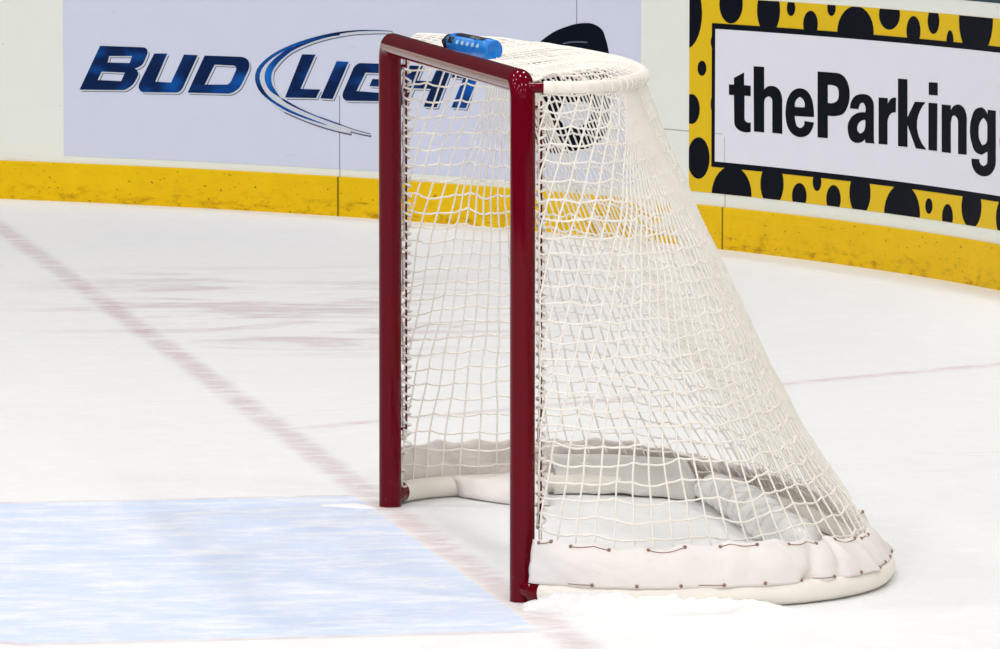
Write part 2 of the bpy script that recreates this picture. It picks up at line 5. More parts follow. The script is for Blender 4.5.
STRIP = {"silver":[[[[5.6244,0.8079],[5.6578,0.8081],[5.6911,0.8085],[5.7243,0.8086],[5.7575,0.8079],[5.7906,0.8067],[5.8237,0.8051],[5.8567,0.8027],[5.8895,0.7994],[5.9221,0.7951],[5.9546,0.7903],[5.9868,0.7849],[6.0189,0.7789],[6.0507,0.7722],[6.0823,0.7648],[6.1135,0.7567],[6.1445,0.7482],[6.1752,0.739],[6.2055,0.7291],[6.2352,0.7181],[6.2641,0.706],[6.2921,0.6927],[6.3191,0.678],[6.3447,0.6619],[6.3676,0.6435],[6.3855,0.622],[6.3989,0.5987],[6.4044,0.5742],[6.3962,0.5501],[6.3815,0.5285],[6.3596,0.511],[6.336,0.4946],[6.312,0.4788],[6.288,0.4629],[6.2631,0.4478],[6.2362,0.435],[6.2074,0.4247],[6.1776,0.4159],[6.1474,0.4079],[6.117,0.4],[6.0865,0.3925],[6.0557,0.3855],[6.0246,0.3789],[5.9933,0.3728],[5.9616,0.3676],[5.9298,0.3628],[5.8977,0.3584],[5.8654,0.3546]],[[5.6244,0.7972],[5.6532,0.7963],[5.6818,0.7956],[5.7104,0.7948],[5.739,0.7935],[5.7675,0.7918],[5.796,0.7898],[5.8243,0.7876],[5.8526,0.7848],[5.8807,0.7812],[5.9087,0.7769],[5.9365,0.772],[5.9641,0.7668],[5.9916,0.7612],[6.0189,0.7551],[6.0459,0.7484],[6.0726,0.741],[6.099,0.7329],[6.125,0.7241],[6.1506,0.7146],[6.1756,0.7042],[6.1997,0.6926],[6.2224,0.6794],[6.243,0.6642],[6.2618,0.6477],[6.2792,0.6303],[6.2954,0.6122],[6.3004,0.5913],[6.2999,0.5697],[6.2928,0.5492],[6.2781,0.5314],[6.2604,0.5154],[6.2435,0.499],[6.2235,0.4848],[6.1998,0.4744],[6.1753,0.4651],[6.1504,0.4563],[6.1252,0.448],[6.0997,0.4401],[6.0739,0.4326],[6.0479,0.4255],[6.0218,0.4185],[5.9956,0.4117],[5.9692,0.4053],[5.9426,0.3991],[5.9161,0.3928],[5.8896,0.3862],[5.8631,0.3797]]],[[[5.866,0.3787],[5.8533,0.3769],[5.8406,0.3751],[5.8278,0.3733],[5.8151,0.3714],[5.8024,0.3695],[5.7897,0.3676],[5.777,0.3657],[5.7643,0.3638],[5.7516,0.3619]],[[5.8643,0.3667],[5.8521,0.3648],[5.8399,0.3629],[5.8277,0.3611],[5.8155,0.3594],[5.8032,0.3578],[5.7909,0.3563],[5.7786,0.3549],[5.7662,0.3534],[5.7539,0.352]]]],"outer":[[[[5.6244,0.8079],[5.6545,0.8084],[5.6845,0.8088],[5.7145,0.8088],[5.7445,0.8082],[5.7744,0.8076],[5.8043,0.8067],[5.8341,0.8046],[5.8638,0.802],[5.8934,0.7989],[5.9228,0.7952],[5.9522,0.791],[5.9813,0.7862],[6.0103,0.7807],[6.039,0.7748],[6.0676,0.7683],[6.0959,0.7615],[6.1241,0.7542],[6.152,0.7463],[6.1795,0.7377],[6.2067,0.7286],[6.2336,0.7188],[6.2598,0.7081],[6.2854,0.6964],[6.3102,0.6837],[6.3336,0.6695],[6.3556,0.654],[6.3757,0.6369],[6.392,0.6176],[6.4013,0.5958],[6.4021,0.5732],[6.3954,0.5513],[6.3837,0.531],[6.3664,0.5135],[6.3455,0.4985],[6.3229,0.4851],[6.299,0.4731],[6.2745,0.4616],[6.2496,0.4508],[6.2239,0.441],[6.1972,0.4328],[6.1701,0.4255],[6.1426,0.4185],[6.115,0.412],[6.0871,0.406],[6.0589,0.4005],[6.0306,0.3952],[6.0023,0.39]],[[5.6244,0.8053],[5.6533,0.8054],[5.6821,0.8056],[5.7109,0.8053],[5.7397,0.8044],[5.7684,0.8031],[5.797,0.8015],[5.8256,0.7993],[5.854,0.7965],[5.8823,0.793],[5.9105,0.7886],[5.9383,0.7835],[5.9661,0.7779],[5.9937,0.7722],[6.0212,0.7663],[6.0486,0.76],[6.0758,0.7534],[6.103,0.7466],[6.13,0.7396],[6.1569,0.7325],[6.1836,0.7249],[6.2089,0.7149],[6.2337,0.704],[6.2588,0.6937],[6.2831,0.6821],[6.3062,0.6692],[6.3279,0.6548],[6.3475,0.6387],[6.364,0.6206],[6.3745,0.6002],[6.3772,0.5785],[6.3713,0.5574],[6.3603,0.5378],[6.3458,0.5198],[6.3277,0.5039],[6.307,0.4901],[6.2841,0.4786],[6.2602,0.4682],[6.2359,0.4584],[6.2111,0.4492],[6.1858,0.4408],[6.1602,0.4329],[6.1342,0.4256],[6.108,0.4186],[6.0818,0.4117],[6.0553,0.4051],[6.0288,0.3986],[6.0023,0.3921]]]],"inner":[[[[5.9278,0.7854],[5.9499,0.7811],[5.9719,0.7768],[5.9937,0.7721],[6.0155,0.7673],[6.0373,0.7624],[6.059,0.7574],[6.0805,0.7522],[6.102,0.7467],[6.1233,0.741],[6.1447,0.7354],[6.166,0.7297],[6.1869,0.723],[6.2073,0.7155],[6.2271,0.7071],[6.246,0.6975],[6.2641,0.6869],[6.2814,0.6757],[6.298,0.6637],[6.3136,0.6509],[6.3277,0.6372],[6.339,0.622],[6.3459,0.6054],[6.3493,0.5882],[6.3476,0.5711],[6.3408,0.555],[6.3312,0.5398],[6.3184,0.5262],[6.3011,0.5162],[6.2822,0.508],[6.2625,0.5008],[6.2428,0.4936],[6.2235,0.4858],[6.2044,0.4777],[6.1852,0.4698],[6.1657,0.4622],[6.1458,0.4552],[6.1257,0.4486],[6.1054,0.4422],[6.0849,0.4361],[6.0643,0.4301],[6.0436,0.4244],[6.0228,0.4188],[6.0018,0.4136],[5.9807,0.4085],[5.9595,0.4035],[5.9384,0.3985],[5.9172,0.3934]],[[5.9278,0.7798],[5.9489,0.7771],[5.9698,0.7741],[5.9905,0.7701],[6.011,0.7655],[6.0314,0.7607],[6.0517,0.7555],[6.0717,0.7499],[6.0915,0.7438],[6.1111,0.7373],[6.1306,0.7306],[6.1499,0.7237],[6.1688,0.7161],[6.1872,0.7077],[6.205,0.6987],[6.2216,0.6883],[6.2379,0.6776],[6.2537,0.6665],[6.2685,0.6546],[6.282,0.6417],[6.294,0.6281],[6.3042,0.6136],[6.3101,0.5979],[6.3118,0.5817],[6.3104,0.5655],[6.3047,0.5502],[6.2941,0.5366],[6.2834,0.523],[6.2716,0.5101],[6.2595,0.4973],[6.2452,0.4861],[6.228,0.4776],[6.2098,0.4703],[6.1912,0.4637],[6.1723,0.4574],[6.1533,0.4512],[6.1341,0.4454],[6.1148,0.4397],[6.0954,0.4343],[6.0759,0.4289],[6.0563,0.4237],[6.0366,0.4186],[6.0169,0.4137],[5.997,0.4089],[5.9771,0.4043],[5.9572,0.3997],[5.9372,0.395],[5.9172,0.3904]]]],"grey":[[[[6.2384,0.4385],[6.1988,0.4262],[6.159,0.4141],[6.1187,0.403],[6.0777,0.3932],[6.0361,0.3842],[5.9942,0.376],[5.9518,0.369],[5.9089,0.363],[5.8654,0.3589]],[[6.2384,0.4324],[6.1987,0.4203],[6.1589,0.4084],[6.1185,0.3973],[6.0776,0.3872],[6.0362,0.3779],[5.9944,0.3695],[5.9519,0.3625],[5.909,0.3566],[5.8654,0.3529]]],[[[6.0418,0.426],[6.01,0.4186],[5.9781,0.4111],[5.9463,0.4034],[5.9146,0.3954],[5.8828,0.3874],[5.8507,0.3801],[5.818,0.3741],[5.7848,0.3689],[5.7516,0.3641]],[[6.0418,0.4221],[6.01,0.4147],[5.9781,0.4072],[5.9463,0.3995],[5.9146,0.3915],[5.8828,0.3836],[5.8507,0.3762],[5.818,0.3702],[5.7848,0.365],[5.7516,0.3602]]],[[[5.866,0.3692],[5.8536,0.3674],[5.8413,0.3655],[5.8289,0.3638],[5.8165,0.3621],[5.804,0.3606],[5.7915,0.3593],[5.779,0.358],[5.7664,0.3567],[5.7539,0.3554]],[[5.866,0.3645],[5.8536,0.3626],[5.8413,0.3608],[5.8289,0.359],[5.8165,0.3574],[5.804,0.3559],[5.7915,0.3545],[5.779,0.3532],[5.7664,0.352],[5.7539,0.3507]]]]}
SPOT = [[[3.7221,0.9489],[3.7246,0.9164],[3.7325,0.8853],[3.7453,0.8571],[3.7624,0.8334],[3.7829,0.8151],[3.8058,0.8034],[3.8299,0.7987],[3.854,0.8014],[3.8769,0.8113],[3.8974,0.8279],[3.9145,0.8505],[3.9275,0.8778],[3.9356,0.9084],[3.9385,0.941],[3.936,0.9737],[3.9282,1.0049],[3.9156,1.0331],[3.8987,1.0568],[3.8784,1.0749],[3.8557,1.0864],[3.8317,1.0909],[3.8076,1.088],[3.7846,1.0779],[3.7639,1.0613],[3.7465,1.0388],[3.7333,1.0116],[3.7251,0.9812]],[[3.4496,0.9951],[3.4515,0.9776],[3.4572,0.9609],[3.4666,0.9457],[3.479,0.9328],[3.494,0.9229],[3.5106,0.9165],[3.5282,0.9139],[3.5457,0.9151],[3.5624,0.9203],[3.5773,0.9291],[3.5898,0.941],[3.5993,0.9556],[3.6052,0.972],[3.6073,0.9894],[3.6054,1.0069],[3.5998,1.0237],[3.5905,1.0389],[3.5782,1.0518],[3.5634,1.0616],[3.5468,1.068],[3.5293,1.0705],[3.5118,1.0692],[3.495,1.0639],[3.48,1.0551],[3.4673,1.0432],[3.4578,1.0287],[3.4518,1.0124]],[[3.1931,0.9807],[3.195,0.9594],[3.2007,0.939],[3.2101,0.9205],[3.2226,0.9049],[3.2376,0.8929],[3.2544,0.8852],[3.272,0.882],[3.2897,0.8837],[3.3065,0.8901],[3.3216,0.9009],[3.3343,0.9156],[3.3438,0.9334],[3.3498,0.9534],[3.352,0.9747],[3.3502,0.9961],[3.3445,1.0166],[3.3353,1.0351],[3.3229,1.0507],[3.308,1.0626],[3.2913,1.0702],[3.2737,1.0733],[3.256,1.0715],[3.2391,1.065],[3.2239,1.0542],[3.2111,1.0395],[3.2014,1.0218],[3.1953,1.0018]],[[3.0868,0.9927],[3.0875,0.9856],[3.0896,0.9788],[3.0931,0.9727],[3.0977,0.9675],[3.1033,0.9635],[3.1095,0.9609],[3.116,0.9598],[3.1226,0.9604],[3.1288,0.9625],[3.1345,0.9661],[3.1392,0.9709],[3.1427,0.9768],[3.145,0.9834],[3.1458,0.9904],[3.1451,0.9975],[3.143,1.0043],[3.1395,1.0105],[3.1349,1.0157],[3.1294,1.0196],[3.1232,1.0222],[3.1166,1.0232],[3.1101,1.0227],[3.1038,1.0206],[3.0982,1.017],[3.0935,1.0122],[3.0899,1.0063],[3.0876,0.9997]],[[2.9258,0.9358],[2.927,0.9241],[2.9307,0.9129],[2.9368,0.9027],[2.945,0.894],[2.9548,0.8874],[2.9658,0.883],[2.9774,0.8812],[2.9889,0.882],[2.9999,0.8855],[3.0098,0.8913],[3.0181,0.8993],[3.0244,0.909],[3.0283,0.92],[3.0297,0.9316],[3.0286,0.9433],[3.0248,0.9546],[3.0188,0.9648],[3.0107,0.9734],[3.0009,0.9801],[2.99,0.9844],[2.9784,0.9862],[2.9668,0.9853],[2.9558,0.9818],[2.9458,0.976],[2.9375,0.968],[2.9312,0.9583],[2.9272,0.9474]],[[2.7973,1.0038],[2.798,0.9968],[2.8002,0.9901],[2.8038,0.984],[2.8086,0.9788],[2.8143,0.9748],[2.8207,0.9723],[2.8275,0.9712],[2.8342,0.9717],[2.8407,0.9738],[2.8465,0.9773],[2.8513,0.9821],[2.855,0.9879],[2.8573,0.9945],[2.8581,1.0014],[2.8575,1.0084],[2.8553,1.0152],[2.8517,1.0213],[2.847,1.0264],[2.8413,1.0304],[2.8349,1.0329],[2.8281,1.034],[2.8214,1.0334],[2.8149,1.0314],[2.8091,1.0278],[2.8042,1.0231],[2.8005,1.0173],[2.7982,1.0107]],[[2.5156,0.9216],[2.5187,0.899],[2.5286,0.8772],[2.5446,0.8573],[2.5659,0.8403],[2.5915,0.8271],[2.62,0.8183],[2.65,0.8144],[2.6799,0.8155],[2.7083,0.8218],[2.7337,0.8327],[2.755,0.8479],[2.771,0.8665],[2.7811,0.8877],[2.7847,0.9102],[2.7816,0.933],[2.772,0.9549],[2.7564,0.9749],[2.7356,0.9918],[2.7104,1.0049],[2.6822,1.0135],[2.6524,1.0172],[2.6224,1.0158],[2.5938,1.0095],[2.5679,0.9984],[2.5462,0.9833],[2.5297,0.9648],[2.5193,0.9439]],[[2.3165,0.9976],[2.3183,0.9845],[2.3241,0.9719],[2.3336,0.9604],[2.3462,0.9506],[2.3614,0.9429],[2.3783,0.9379],[2.3961,0.9356],[2.414,0.9363],[2.4309,0.94],[2.4461,0.9463],[2.4588,0.9551],[2.4684,0.9659],[2.4744,0.9781],[2.4766,0.9911],[2.4748,1.0043],[2.469,1.017],[2.4597,1.0285],[2.4473,1.0383],[2.4323,1.0459],[2.4155,1.0509],[2.3977,1.0531],[2.3799,1.0523],[2.3628,1.0486],[2.3475,1.0422],[2.3346,1.0334],[2.3248,1.0227],[2.3187,1.0106]],[[2.156,0.941],[2.1571,0.9281],[2.161,0.9158],[2.1674,0.9046],[2.176,0.8951],[2.1863,0.8878],[2.1978,0.883],[2.21,0.881],[2.2222,0.8819],[2.2338,0.8856],[2.2442,0.8921],[2.253,0.9008],[2.2596,0.9114],[2.2638,0.9235],[2.2653,0.9362],[2.2642,0.9491],[2.2603,0.9615],[2.254,0.9727],[2.2455,0.9822],[2.2353,0.9895],[2.2238,0.9942],[2.2117,0.9962],[2.1995,0.9952],[2.1878,0.9914],[2.1773,0.985],[2.1685,0.9763],[2.1618,0.9657],[2.1575,0.9537]],[[2.007,0.9856],[2.008,0.9745],[2.0113,0.9639],[2.0167,0.9543],[2.0239,0.9461],[2.0327,0.9398],[2.0424,0.9357],[2.0527,0.934],[2.063,0.9348],[2.0729,0.9381],[2.0817,0.9436],[2.0891,0.9511],[2.0948,0.9603],[2.0983,0.9707],[2.0996,0.9817],[2.0987,0.9928],[2.0954,1.0034],[2.0901,1.013],[2.0829,1.0212],[2.0742,1.0275],[2.0645,1.0315],[2.0543,1.0332],[2.0439,1.0324],[2.0341,1.0291],[2.0252,1.0236],[2.0177,1.016],[2.012,1.0069],[2.0084,0.9966]],[[1.8907,0.9147],[1.8912,0.9055],[1.8932,0.8968],[1.8965,0.8888],[1.9009,0.8821],[1.9063,0.877],[1.9122,0.8737],[1.9186,0.8723],[1.9249,0.8731],[1.931,0.8758],[1.9365,0.8805],[1.9411,0.8868],[1.9446,0.8944],[1.9468,0.903],[1.9477,0.9121],[1.9471,0.9212],[1.9452,0.93],[1.9419,0.9379],[1.9375,0.9446],[1.9322,0.9497],[1.9262,0.953],[1.9199,0.9543],[1.9136,0.9536],[1.9075,0.9508],[1.902,0.9462],[1.8973,0.9399],[1.8938,0.9323],[1.8916,0.9237]],[[1.5609,1.0084],[1.564,0.9775],[1.5742,0.9477],[1.5911,0.9206],[1.6137,0.8976],[1.6409,0.8797],[1.6711,0.868],[1.703,0.8629],[1.7348,0.8649],[1.765,0.8738],[1.7921,0.8892],[1.8148,0.9103],[1.832,0.9361],[1.8429,0.9652],[1.8469,0.9962],[1.8439,1.0275],[1.8341,1.0575],[1.8178,1.0846],[1.7959,1.1076],[1.7695,1.1253],[1.7397,1.1367],[1.708,1.1414],[1.6761,1.1391],[1.6455,1.13],[1.6178,1.1145],[1.5944,1.0935],[1.5765,1.0679],[1.5651,1.0391]],[[3.6921,0.7267],[3.6928,0.7199],[3.6949,0.7133],[3.6984,0.7073],[3.703,0.7022],[3.7085,0.6983],[3.7146,0.6957],[3.7211,0.6947],[3.7276,0.6952],[3.7338,0.6972],[3.7393,0.7006],[3.7439,0.7053],[3.7475,0.7109],[3.7496,0.7174],[3.7504,0.7242],[3.7497,0.7311],[3.7476,0.7377],[3.7442,0.7437],[3.7396,0.7487],[3.7341,0.7526],[3.728,0.7552],[3.7215,0.7562],[3.715,0.7557],[3.7088,0.7537],[3.7033,0.7503],[3.6986,0.7456],[3.6951,0.74],[3.6929,0.7336]],[[3.7348,0.5594],[3.7361,0.5458],[3.74,0.5327],[3.7464,0.5209],[3.7549,0.5108],[3.7651,0.503],[3.7766,0.4979],[3.7886,0.4958],[3.8006,0.4967],[3.812,0.5006],[3.8223,0.5074],[3.8309,0.5166],[3.8374,0.5279],[3.8414,0.5406],[3.8429,0.5541],[3.8416,0.5678],[3.8377,0.5809],[3.8314,0.5927],[3.8229,0.6028],[3.8127,0.6106],[3.8013,0.6156],[3.7893,0.6177],[3.7773,0.6167],[3.7658,0.6128],[3.7555,0.606],[3.7469,0.5968],[3.7403,0.5856],[3.7362,0.5729]],[[3.5977,0.5864],[3.5984,0.5756],[3.6008,0.5652],[3.6045,0.5558],[3.6096,0.5479],[3.6156,0.5418],[3.6224,0.5379],[3.6295,0.5363],[3.6366,0.5372],[3.6434,0.5404],[3.6496,0.5459],[3.6547,0.5533],[3.6586,0.5623],[3.661,0.5725],[3.6619,0.5833],[3.6611,0.5941],[3.6588,0.6045],[3.6551,0.6139],[3.6501,0.6218],[3.6441,0.6279],[3.6373,0.6318],[3.6302,0.6333],[3.623,0.6324],[3.6162,0.6292],[3.6101,0.6237],[3.6049,0.6163],[3.601,0.6073],[3.5986,0.5971]],[[3.5995,0.8365],[3.6002,0.8284],[3.6026,0.8207],[3.6063,0.8136],[3.6114,0.8077],[3.6174,0.8031],[3.6242,0.8001],[3.6313,0.7989],[3.6385,0.7995],[3.6453,0.8019],[3.6513,0.806],[3.6565,0.8115],[3.6603,0.8183],[3.6627,0.8258],[3.6636,0.8339],[3.6628,0.842],[3.6605,0.8498],[3.6568,0.8568],[3.6517,0.8628],[3.6457,0.8674],[3.639,0.8703],[3.6318,0.8715],[3.6247,0.8709],[3.6179,0.8685],[3.6118,0.8644],[3.6067,0.8589],[3.6028,0.8521],[3.6004,0.8446]],[[3.6684,0.3641],[3.6701,0.3453],[3.6754,0.3271],[3.684,0.3107],[3.6955,0.2966],[3.7093,0.2858],[3.7247,0.2786],[3.7409,0.2755],[3.7571,0.2767],[3.7725,0.2821],[3.7864,0.2914],[3.7979,0.3041],[3.8067,0.3197],[3.8121,0.3373],[3.8141,0.3561],[3.8124,0.375],[3.8071,0.3932],[3.7986,0.4097],[3.7872,0.4237],[3.7735,0.4345],[3.7582,0.4416],[3.742,0.4446],[3.7258,0.4433],[3.7103,0.4379],[3.6964,0.4286],[3.6847,0.4158],[3.6759,0.4003],[3.6703,0.3828]],[[3.3836,0.2315],[3.3868,0.2053],[3.3967,0.18],[3.4128,0.1569],[3.4343,0.137],[3.46,0.1214],[3.4886,0.1109],[3.5188,0.106],[3.5489,0.1069],[3.5774,0.1138],[3.603,0.1261],[3.6243,0.1434],[3.6404,0.1647],[3.6505,0.1889],[3.654,0.2149],[3.6508,0.2413],[3.6411,0.2667],[3.6254,0.2899],[3.6043,0.3097],[3.5789,0.3252],[3.5505,0.3355],[3.5205,0.3402],[3.4904,0.339],[3.4616,0.332],[3.4357,0.3196],[3.414,0.3024],[3.3975,0.2813],[3.3872,0.2572]],[[3.1617,0.2893],[3.1635,0.2696],[3.1694,0.2507],[3.1789,0.2334],[3.1916,0.2187],[3.2068,0.2073],[3.2239,0.1997],[3.2418,0.1963],[3.2597,0.1974],[3.2768,0.2028],[3.2921,0.2123],[3.3049,0.2255],[3.3146,0.2416],[3.3206,0.2599],[3.3228,0.2794],[3.321,0.2992],[3.3152,0.3182],[3.3058,0.3355],[3.2932,0.3502],[3.2781,0.3615],[3.2612,0.369],[3.2433,0.3723],[3.2254,0.3711],[3.2083,0.3656],[3.1928,0.3561],[3.1799,0.3429],[3.1701,0.3269],[3.1639,0.3087]],[[2.9988,0.2517],[3.0,0.2402],[3.0037,0.229],[3.0098,0.2188],[3.018,0.2101],[3.0277,0.2033],[3.0387,0.1988],[3.0502,0.1968],[3.0617,0.1973],[3.0726,0.2004],[3.0825,0.2059],[3.0907,0.2136],[3.0969,0.223],[3.1008,0.2337],[3.1022,0.2452],[3.1011,0.2568],[3.0974,0.2679],[3.0913,0.2781],[3.0832,0.2868],[3.0735,0.2936],[3.0627,0.2981],[3.0512,0.3001],[3.0396,0.2995],[3.0287,0.2964],[3.0188,0.2908],[3.0105,0.2832],[3.0042,0.2738],[3.0002,0.2631]],[[2.8941,0.3138],[2.8948,0.3059],[2.897,0.2982],[2.9006,0.2912],[2.9054,0.2853],[2.9113,0.2807],[2.9178,0.2776],[2.9246,0.2763],[2.9315,0.2767],[2.9381,0.279],[2.9439,0.2828],[2.9489,0.2882],[2.9526,0.2947],[2.955,0.3021],[2.9558,0.31],[2.9551,0.318],[2.9529,0.3256],[2.9493,0.3326],[2.9445,0.3386],[2.9387,0.3432],[2.9322,0.3462],[2.9254,0.3475],[2.9185,0.347],[2.9119,0.3448],[2.906,0.3409],[2.9011,0.3356],[2.8973,0.3291],[2.8949,0.3217]],[[2.7525,0.2558],[2.7536,0.2435],[2.7574,0.2316],[2.7636,0.2207],[2.7718,0.2114],[2.7817,0.2042],[2.7927,0.1994],[2.8044,0.1972],[2.8161,0.1978],[2.8272,0.2011],[2.8372,0.2071],[2.8455,0.2153],[2.8518,0.2253],[2.8558,0.2368],[2.8573,0.249],[2.8561,0.2614],[2.8524,0.2733],[2.8463,0.2842],[2.8381,0.2934],[2.8283,0.3006],[2.8173,0.3054],[2.8056,0.3075],[2.7939,0.3069],[2.7828,0.3035],[2.7728,0.2976],[2.7643,0.2894],[2.7579,0.2794],[2.7539,0.268]],[[2.531,0.2938],[2.5327,0.2746],[2.5384,0.2561],[2.5477,0.2391],[2.5601,0.2247],[2.575,0.2134],[2.5916,0.2059],[2.6092,0.2025],[2.6268,0.2035],[2.6435,0.2088],[2.6585,0.218],[2.6711,0.2309],[2.6806,0.2466],[2.6866,0.2645],[2.6888,0.2835],[2.6871,0.3029],[2.6815,0.3215],[2.6724,0.3384],[2.6601,0.3529],[2.6453,0.3641],[2.6288,0.3715],[2.6113,0.3747],[2.5937,0.3736],[2.5769,0.3683],[2.5617,0.359],[2.549,0.3462],[2.5393,0.3306],[2.5332,0.3128]],[[2.1494,0.2382],[2.1526,0.2122],[2.1627,0.1871],[2.1793,0.1639],[2.2014,0.144],[2.228,0.1282],[2.2575,0.1175],[2.2886,0.1123],[2.3197,0.1129],[2.3491,0.1194],[2.3755,0.1313],[2.3976,0.1482],[2.4143,0.1692],[2.4248,0.1931],[2.4285,0.2188],[2.4254,0.245],[2.4156,0.2704],[2.3995,0.2935],[2.378,0.3134],[2.352,0.329],[2.3228,0.3395],[2.2919,0.3444],[2.2607,0.3435],[2.231,0.3369],[2.2041,0.3249],[2.1814,0.3081],[2.1642,0.2873],[2.1533,0.2636]],[[2.0504,0.2758],[2.0511,0.2691],[2.0531,0.2627],[2.0564,0.2568],[2.0609,0.2517],[2.0663,0.2478],[2.0724,0.2451],[2.0787,0.2439],[2.0851,0.2442],[2.0912,0.246],[2.0967,0.2492],[2.1013,0.2536],[2.1048,0.2591],[2.107,0.2653],[2.1079,0.2719],[2.1073,0.2786],[2.1052,0.2851],[2.1019,0.291],[2.0974,0.296],[2.0921,0.3],[2.086,0.3026],[2.0797,0.3038],[2.0733,0.3035],[2.0672,0.3017],[2.0616,0.2985],[2.057,0.294],[2.0535,0.2886],[2.0513,0.2824]],[[1.8844,0.2454],[1.8853,0.2343],[1.8884,0.2236],[1.8935,0.2138],[1.9004,0.2055],[1.9087,0.199],[1.918,0.1946],[1.9277,0.1926],[1.9376,0.1932],[1.9469,0.1962],[1.9553,0.2015],[1.9624,0.2088],[1.9678,0.2179],[1.9712,0.2282],[1.9724,0.2391],[1.9715,0.2503],[1.9685,0.261],[1.9634,0.2708],[1.9566,0.2791],[1.9484,0.2856],[1.9391,0.2899],[1.9294,0.2919],[1.9196,0.2913],[1.9102,0.2883],[1.9017,0.283],[1.8946,0.2756],[1.8891,0.2666],[1.8857,0.2563]],[[1.6461,0.3003],[1.6479,0.2825],[1.6539,0.2653],[1.6637,0.2495],[1.6769,0.236],[1.6928,0.2254],[1.7105,0.2182],[1.7292,0.2148],[1.7479,0.2154],[1.7657,0.22],[1.7817,0.2284],[1.7951,0.24],[1.8053,0.2544],[1.8117,0.2709],[1.8141,0.2885],[1.8123,0.3064],[1.8065,0.3236],[1.7968,0.3394],[1.7839,0.3529],[1.7682,0.3635],[1.7507,0.3706],[1.7321,0.3738],[1.7133,0.3731],[1.6954,0.3684],[1.6792,0.36],[1.6655,0.3484],[1.6551,0.3341],[1.6485,0.3178]],[[1.2446,0.288],[1.2476,0.2654],[1.2576,0.2434],[1.274,0.2231],[1.2959,0.2055],[1.3222,0.1915],[1.3514,0.1818],[1.3822,0.1769],[1.4129,0.1771],[1.442,0.1823],[1.468,0.1924],[1.4898,0.2068],[1.5063,0.2248],[1.5167,0.2455],[1.5206,0.2678],[1.5176,0.2906],[1.5081,0.3128],[1.4923,0.3331],[1.4712,0.3506],[1.4456,0.3644],[1.4169,0.3739],[1.3863,0.3785],[1.3555,0.3782],[1.326,0.3728],[1.2993,0.3626],[1.2767,0.3483],[1.2595,0.3305],[1.2486,0.31]]]
CX, CY, RAD = -4.99561, 6.51477, 8.48379
CAM_AXES = [[0.982712, -0.185141, 0.000976], [0.016462, 0.092628, 0.995565], [-0.18441, -0.978337, 0.094074]]
CAM_LOC = [-2.83363, -14.74162, 2.08739]
LENS = 226.4545
SM = [7.4397, 5.9292, 4.5253, 3.5661, 4.1218]   # arc positions: poster edge, three panel seams, poster edge

sc = bpy.context.scene
col = sc.collection
random.seed(4)
PI = math.pi
Z3 = Vector((0, 0, 1))

# ------------------------------------------------------------------ materials
class NT:
    """small wrapper to write node trees compactly"""
    def __init__(s, name):
        s.m = bpy.data.materials.new(name); s.m.use_nodes = True
        s.t = s.m.node_tree; s.b = s.t.nodes['Principled BSDF']
    def n(s, typ, **kw):
        nd = s.t.nodes.new(typ)
        for k, v in kw.items():
            if k.startswith('i_'):
                nd.inputs[k[2:].replace('_', ' ')].default_value = v
            else: setattr(nd, k, v)
        return nd
    def l(s, a, b): s.t.links.new(a, b)
    def setin(s, sock, v):
        if hasattr(v, 'is_output'): s.l(v, sock)
        else: sock.default_value = v
    def math(s, op, a, b=0.0, c=None, clamp=False):
        nd = s.n('ShaderNodeMath', operation=op, use_clamp=clamp)
        s.setin(nd.inputs[0], a); s.setin(nd.inputs[1], b)
        if c is not None: s.setin(nd.inputs[2], c)
        return nd.outputs[0]
    def ramp(s, f, lo, hi, a=0.0, b=1.0, smooth=True):
        nd = s.n('ShaderNodeMapRange'); nd.interpolation_type = 'SMOOTHSTEP' if smooth else 'LINEAR'
        s.setin(nd.inputs[0], f)
        for i, v in enumerate((lo, hi, a, b)): s.setin(nd.inputs[i+1], v)
        return nd.outputs[0]
    def mix(s, f, a, b):
        nd = s.n('ShaderNodeMix', data_type='RGBA')
        s.setin(nd.inputs[0], f); s.setin(nd.inputs[6], a); s.setin(nd.inputs[7], b)
        return nd.outputs[2]
    def noise(s, vec, scale, detail=3.0, rough=0.55, dist=0.0):
        nd = s.n('ShaderNodeTexNoise'); s.l(vec, nd.inputs['Vector'])
        nd.inputs['Scale'].default_value = scale; nd.inputs['Detail'].default_value = detail
        nd.inputs['Roughness'].default_value = rough; nd.inputs['Distortion'].default_value = dist
        return nd.outputs[0]
    def mapping(s, vec, loc=(0,0,0), rot=(0,0,0), scale=(1,1,1)):
        nd = s.n('ShaderNodeMapping'); s.l(vec, nd.inputs[0])
        nd.inputs[1].default_value = loc; nd.inputs[2].default_value = rot; nd.inputs[3].default_value = scale
        return nd.outputs[0]
    def pos(s): return s.n('ShaderNodeNewGeometry').outputs['Position']
    def obj(s): return s.n('ShaderNodeTexCoord').outputs['Object']
    def uv(s): return s.n('ShaderNodeTexCoord').outputs['UV']
    def xyz(s, v):
        nd = s.n('ShaderNodeSeparateXYZ'); s.l(v, nd.inputs[0]); return nd.outputs
    def bump(s, h, strength=0.3, dist=0.01):
        nd = s.n('ShaderNodeBump'); s.l(h, nd.inputs['Height'])
        nd.inputs['Strength'].default_value = strength; nd.inputs['Distance'].default_value = dist
        s.l(nd.outputs[0], s.b.inputs['Normal'])
    def out(s, colour=None, rough=None, spec=None, **kw):
        if colour is not None: s.setin(s.b.inputs['Base Color'], colour)
        if rough is not None: s.setin(s.b.inputs['Roughness'], rough)
        if spec is not None: s.b.inputs['Specular IOR Level'].default_value = spec
        for k, v in kw.items(): s.b.inputs[k.replace('_', ' ')].default_value = v
        return s.m

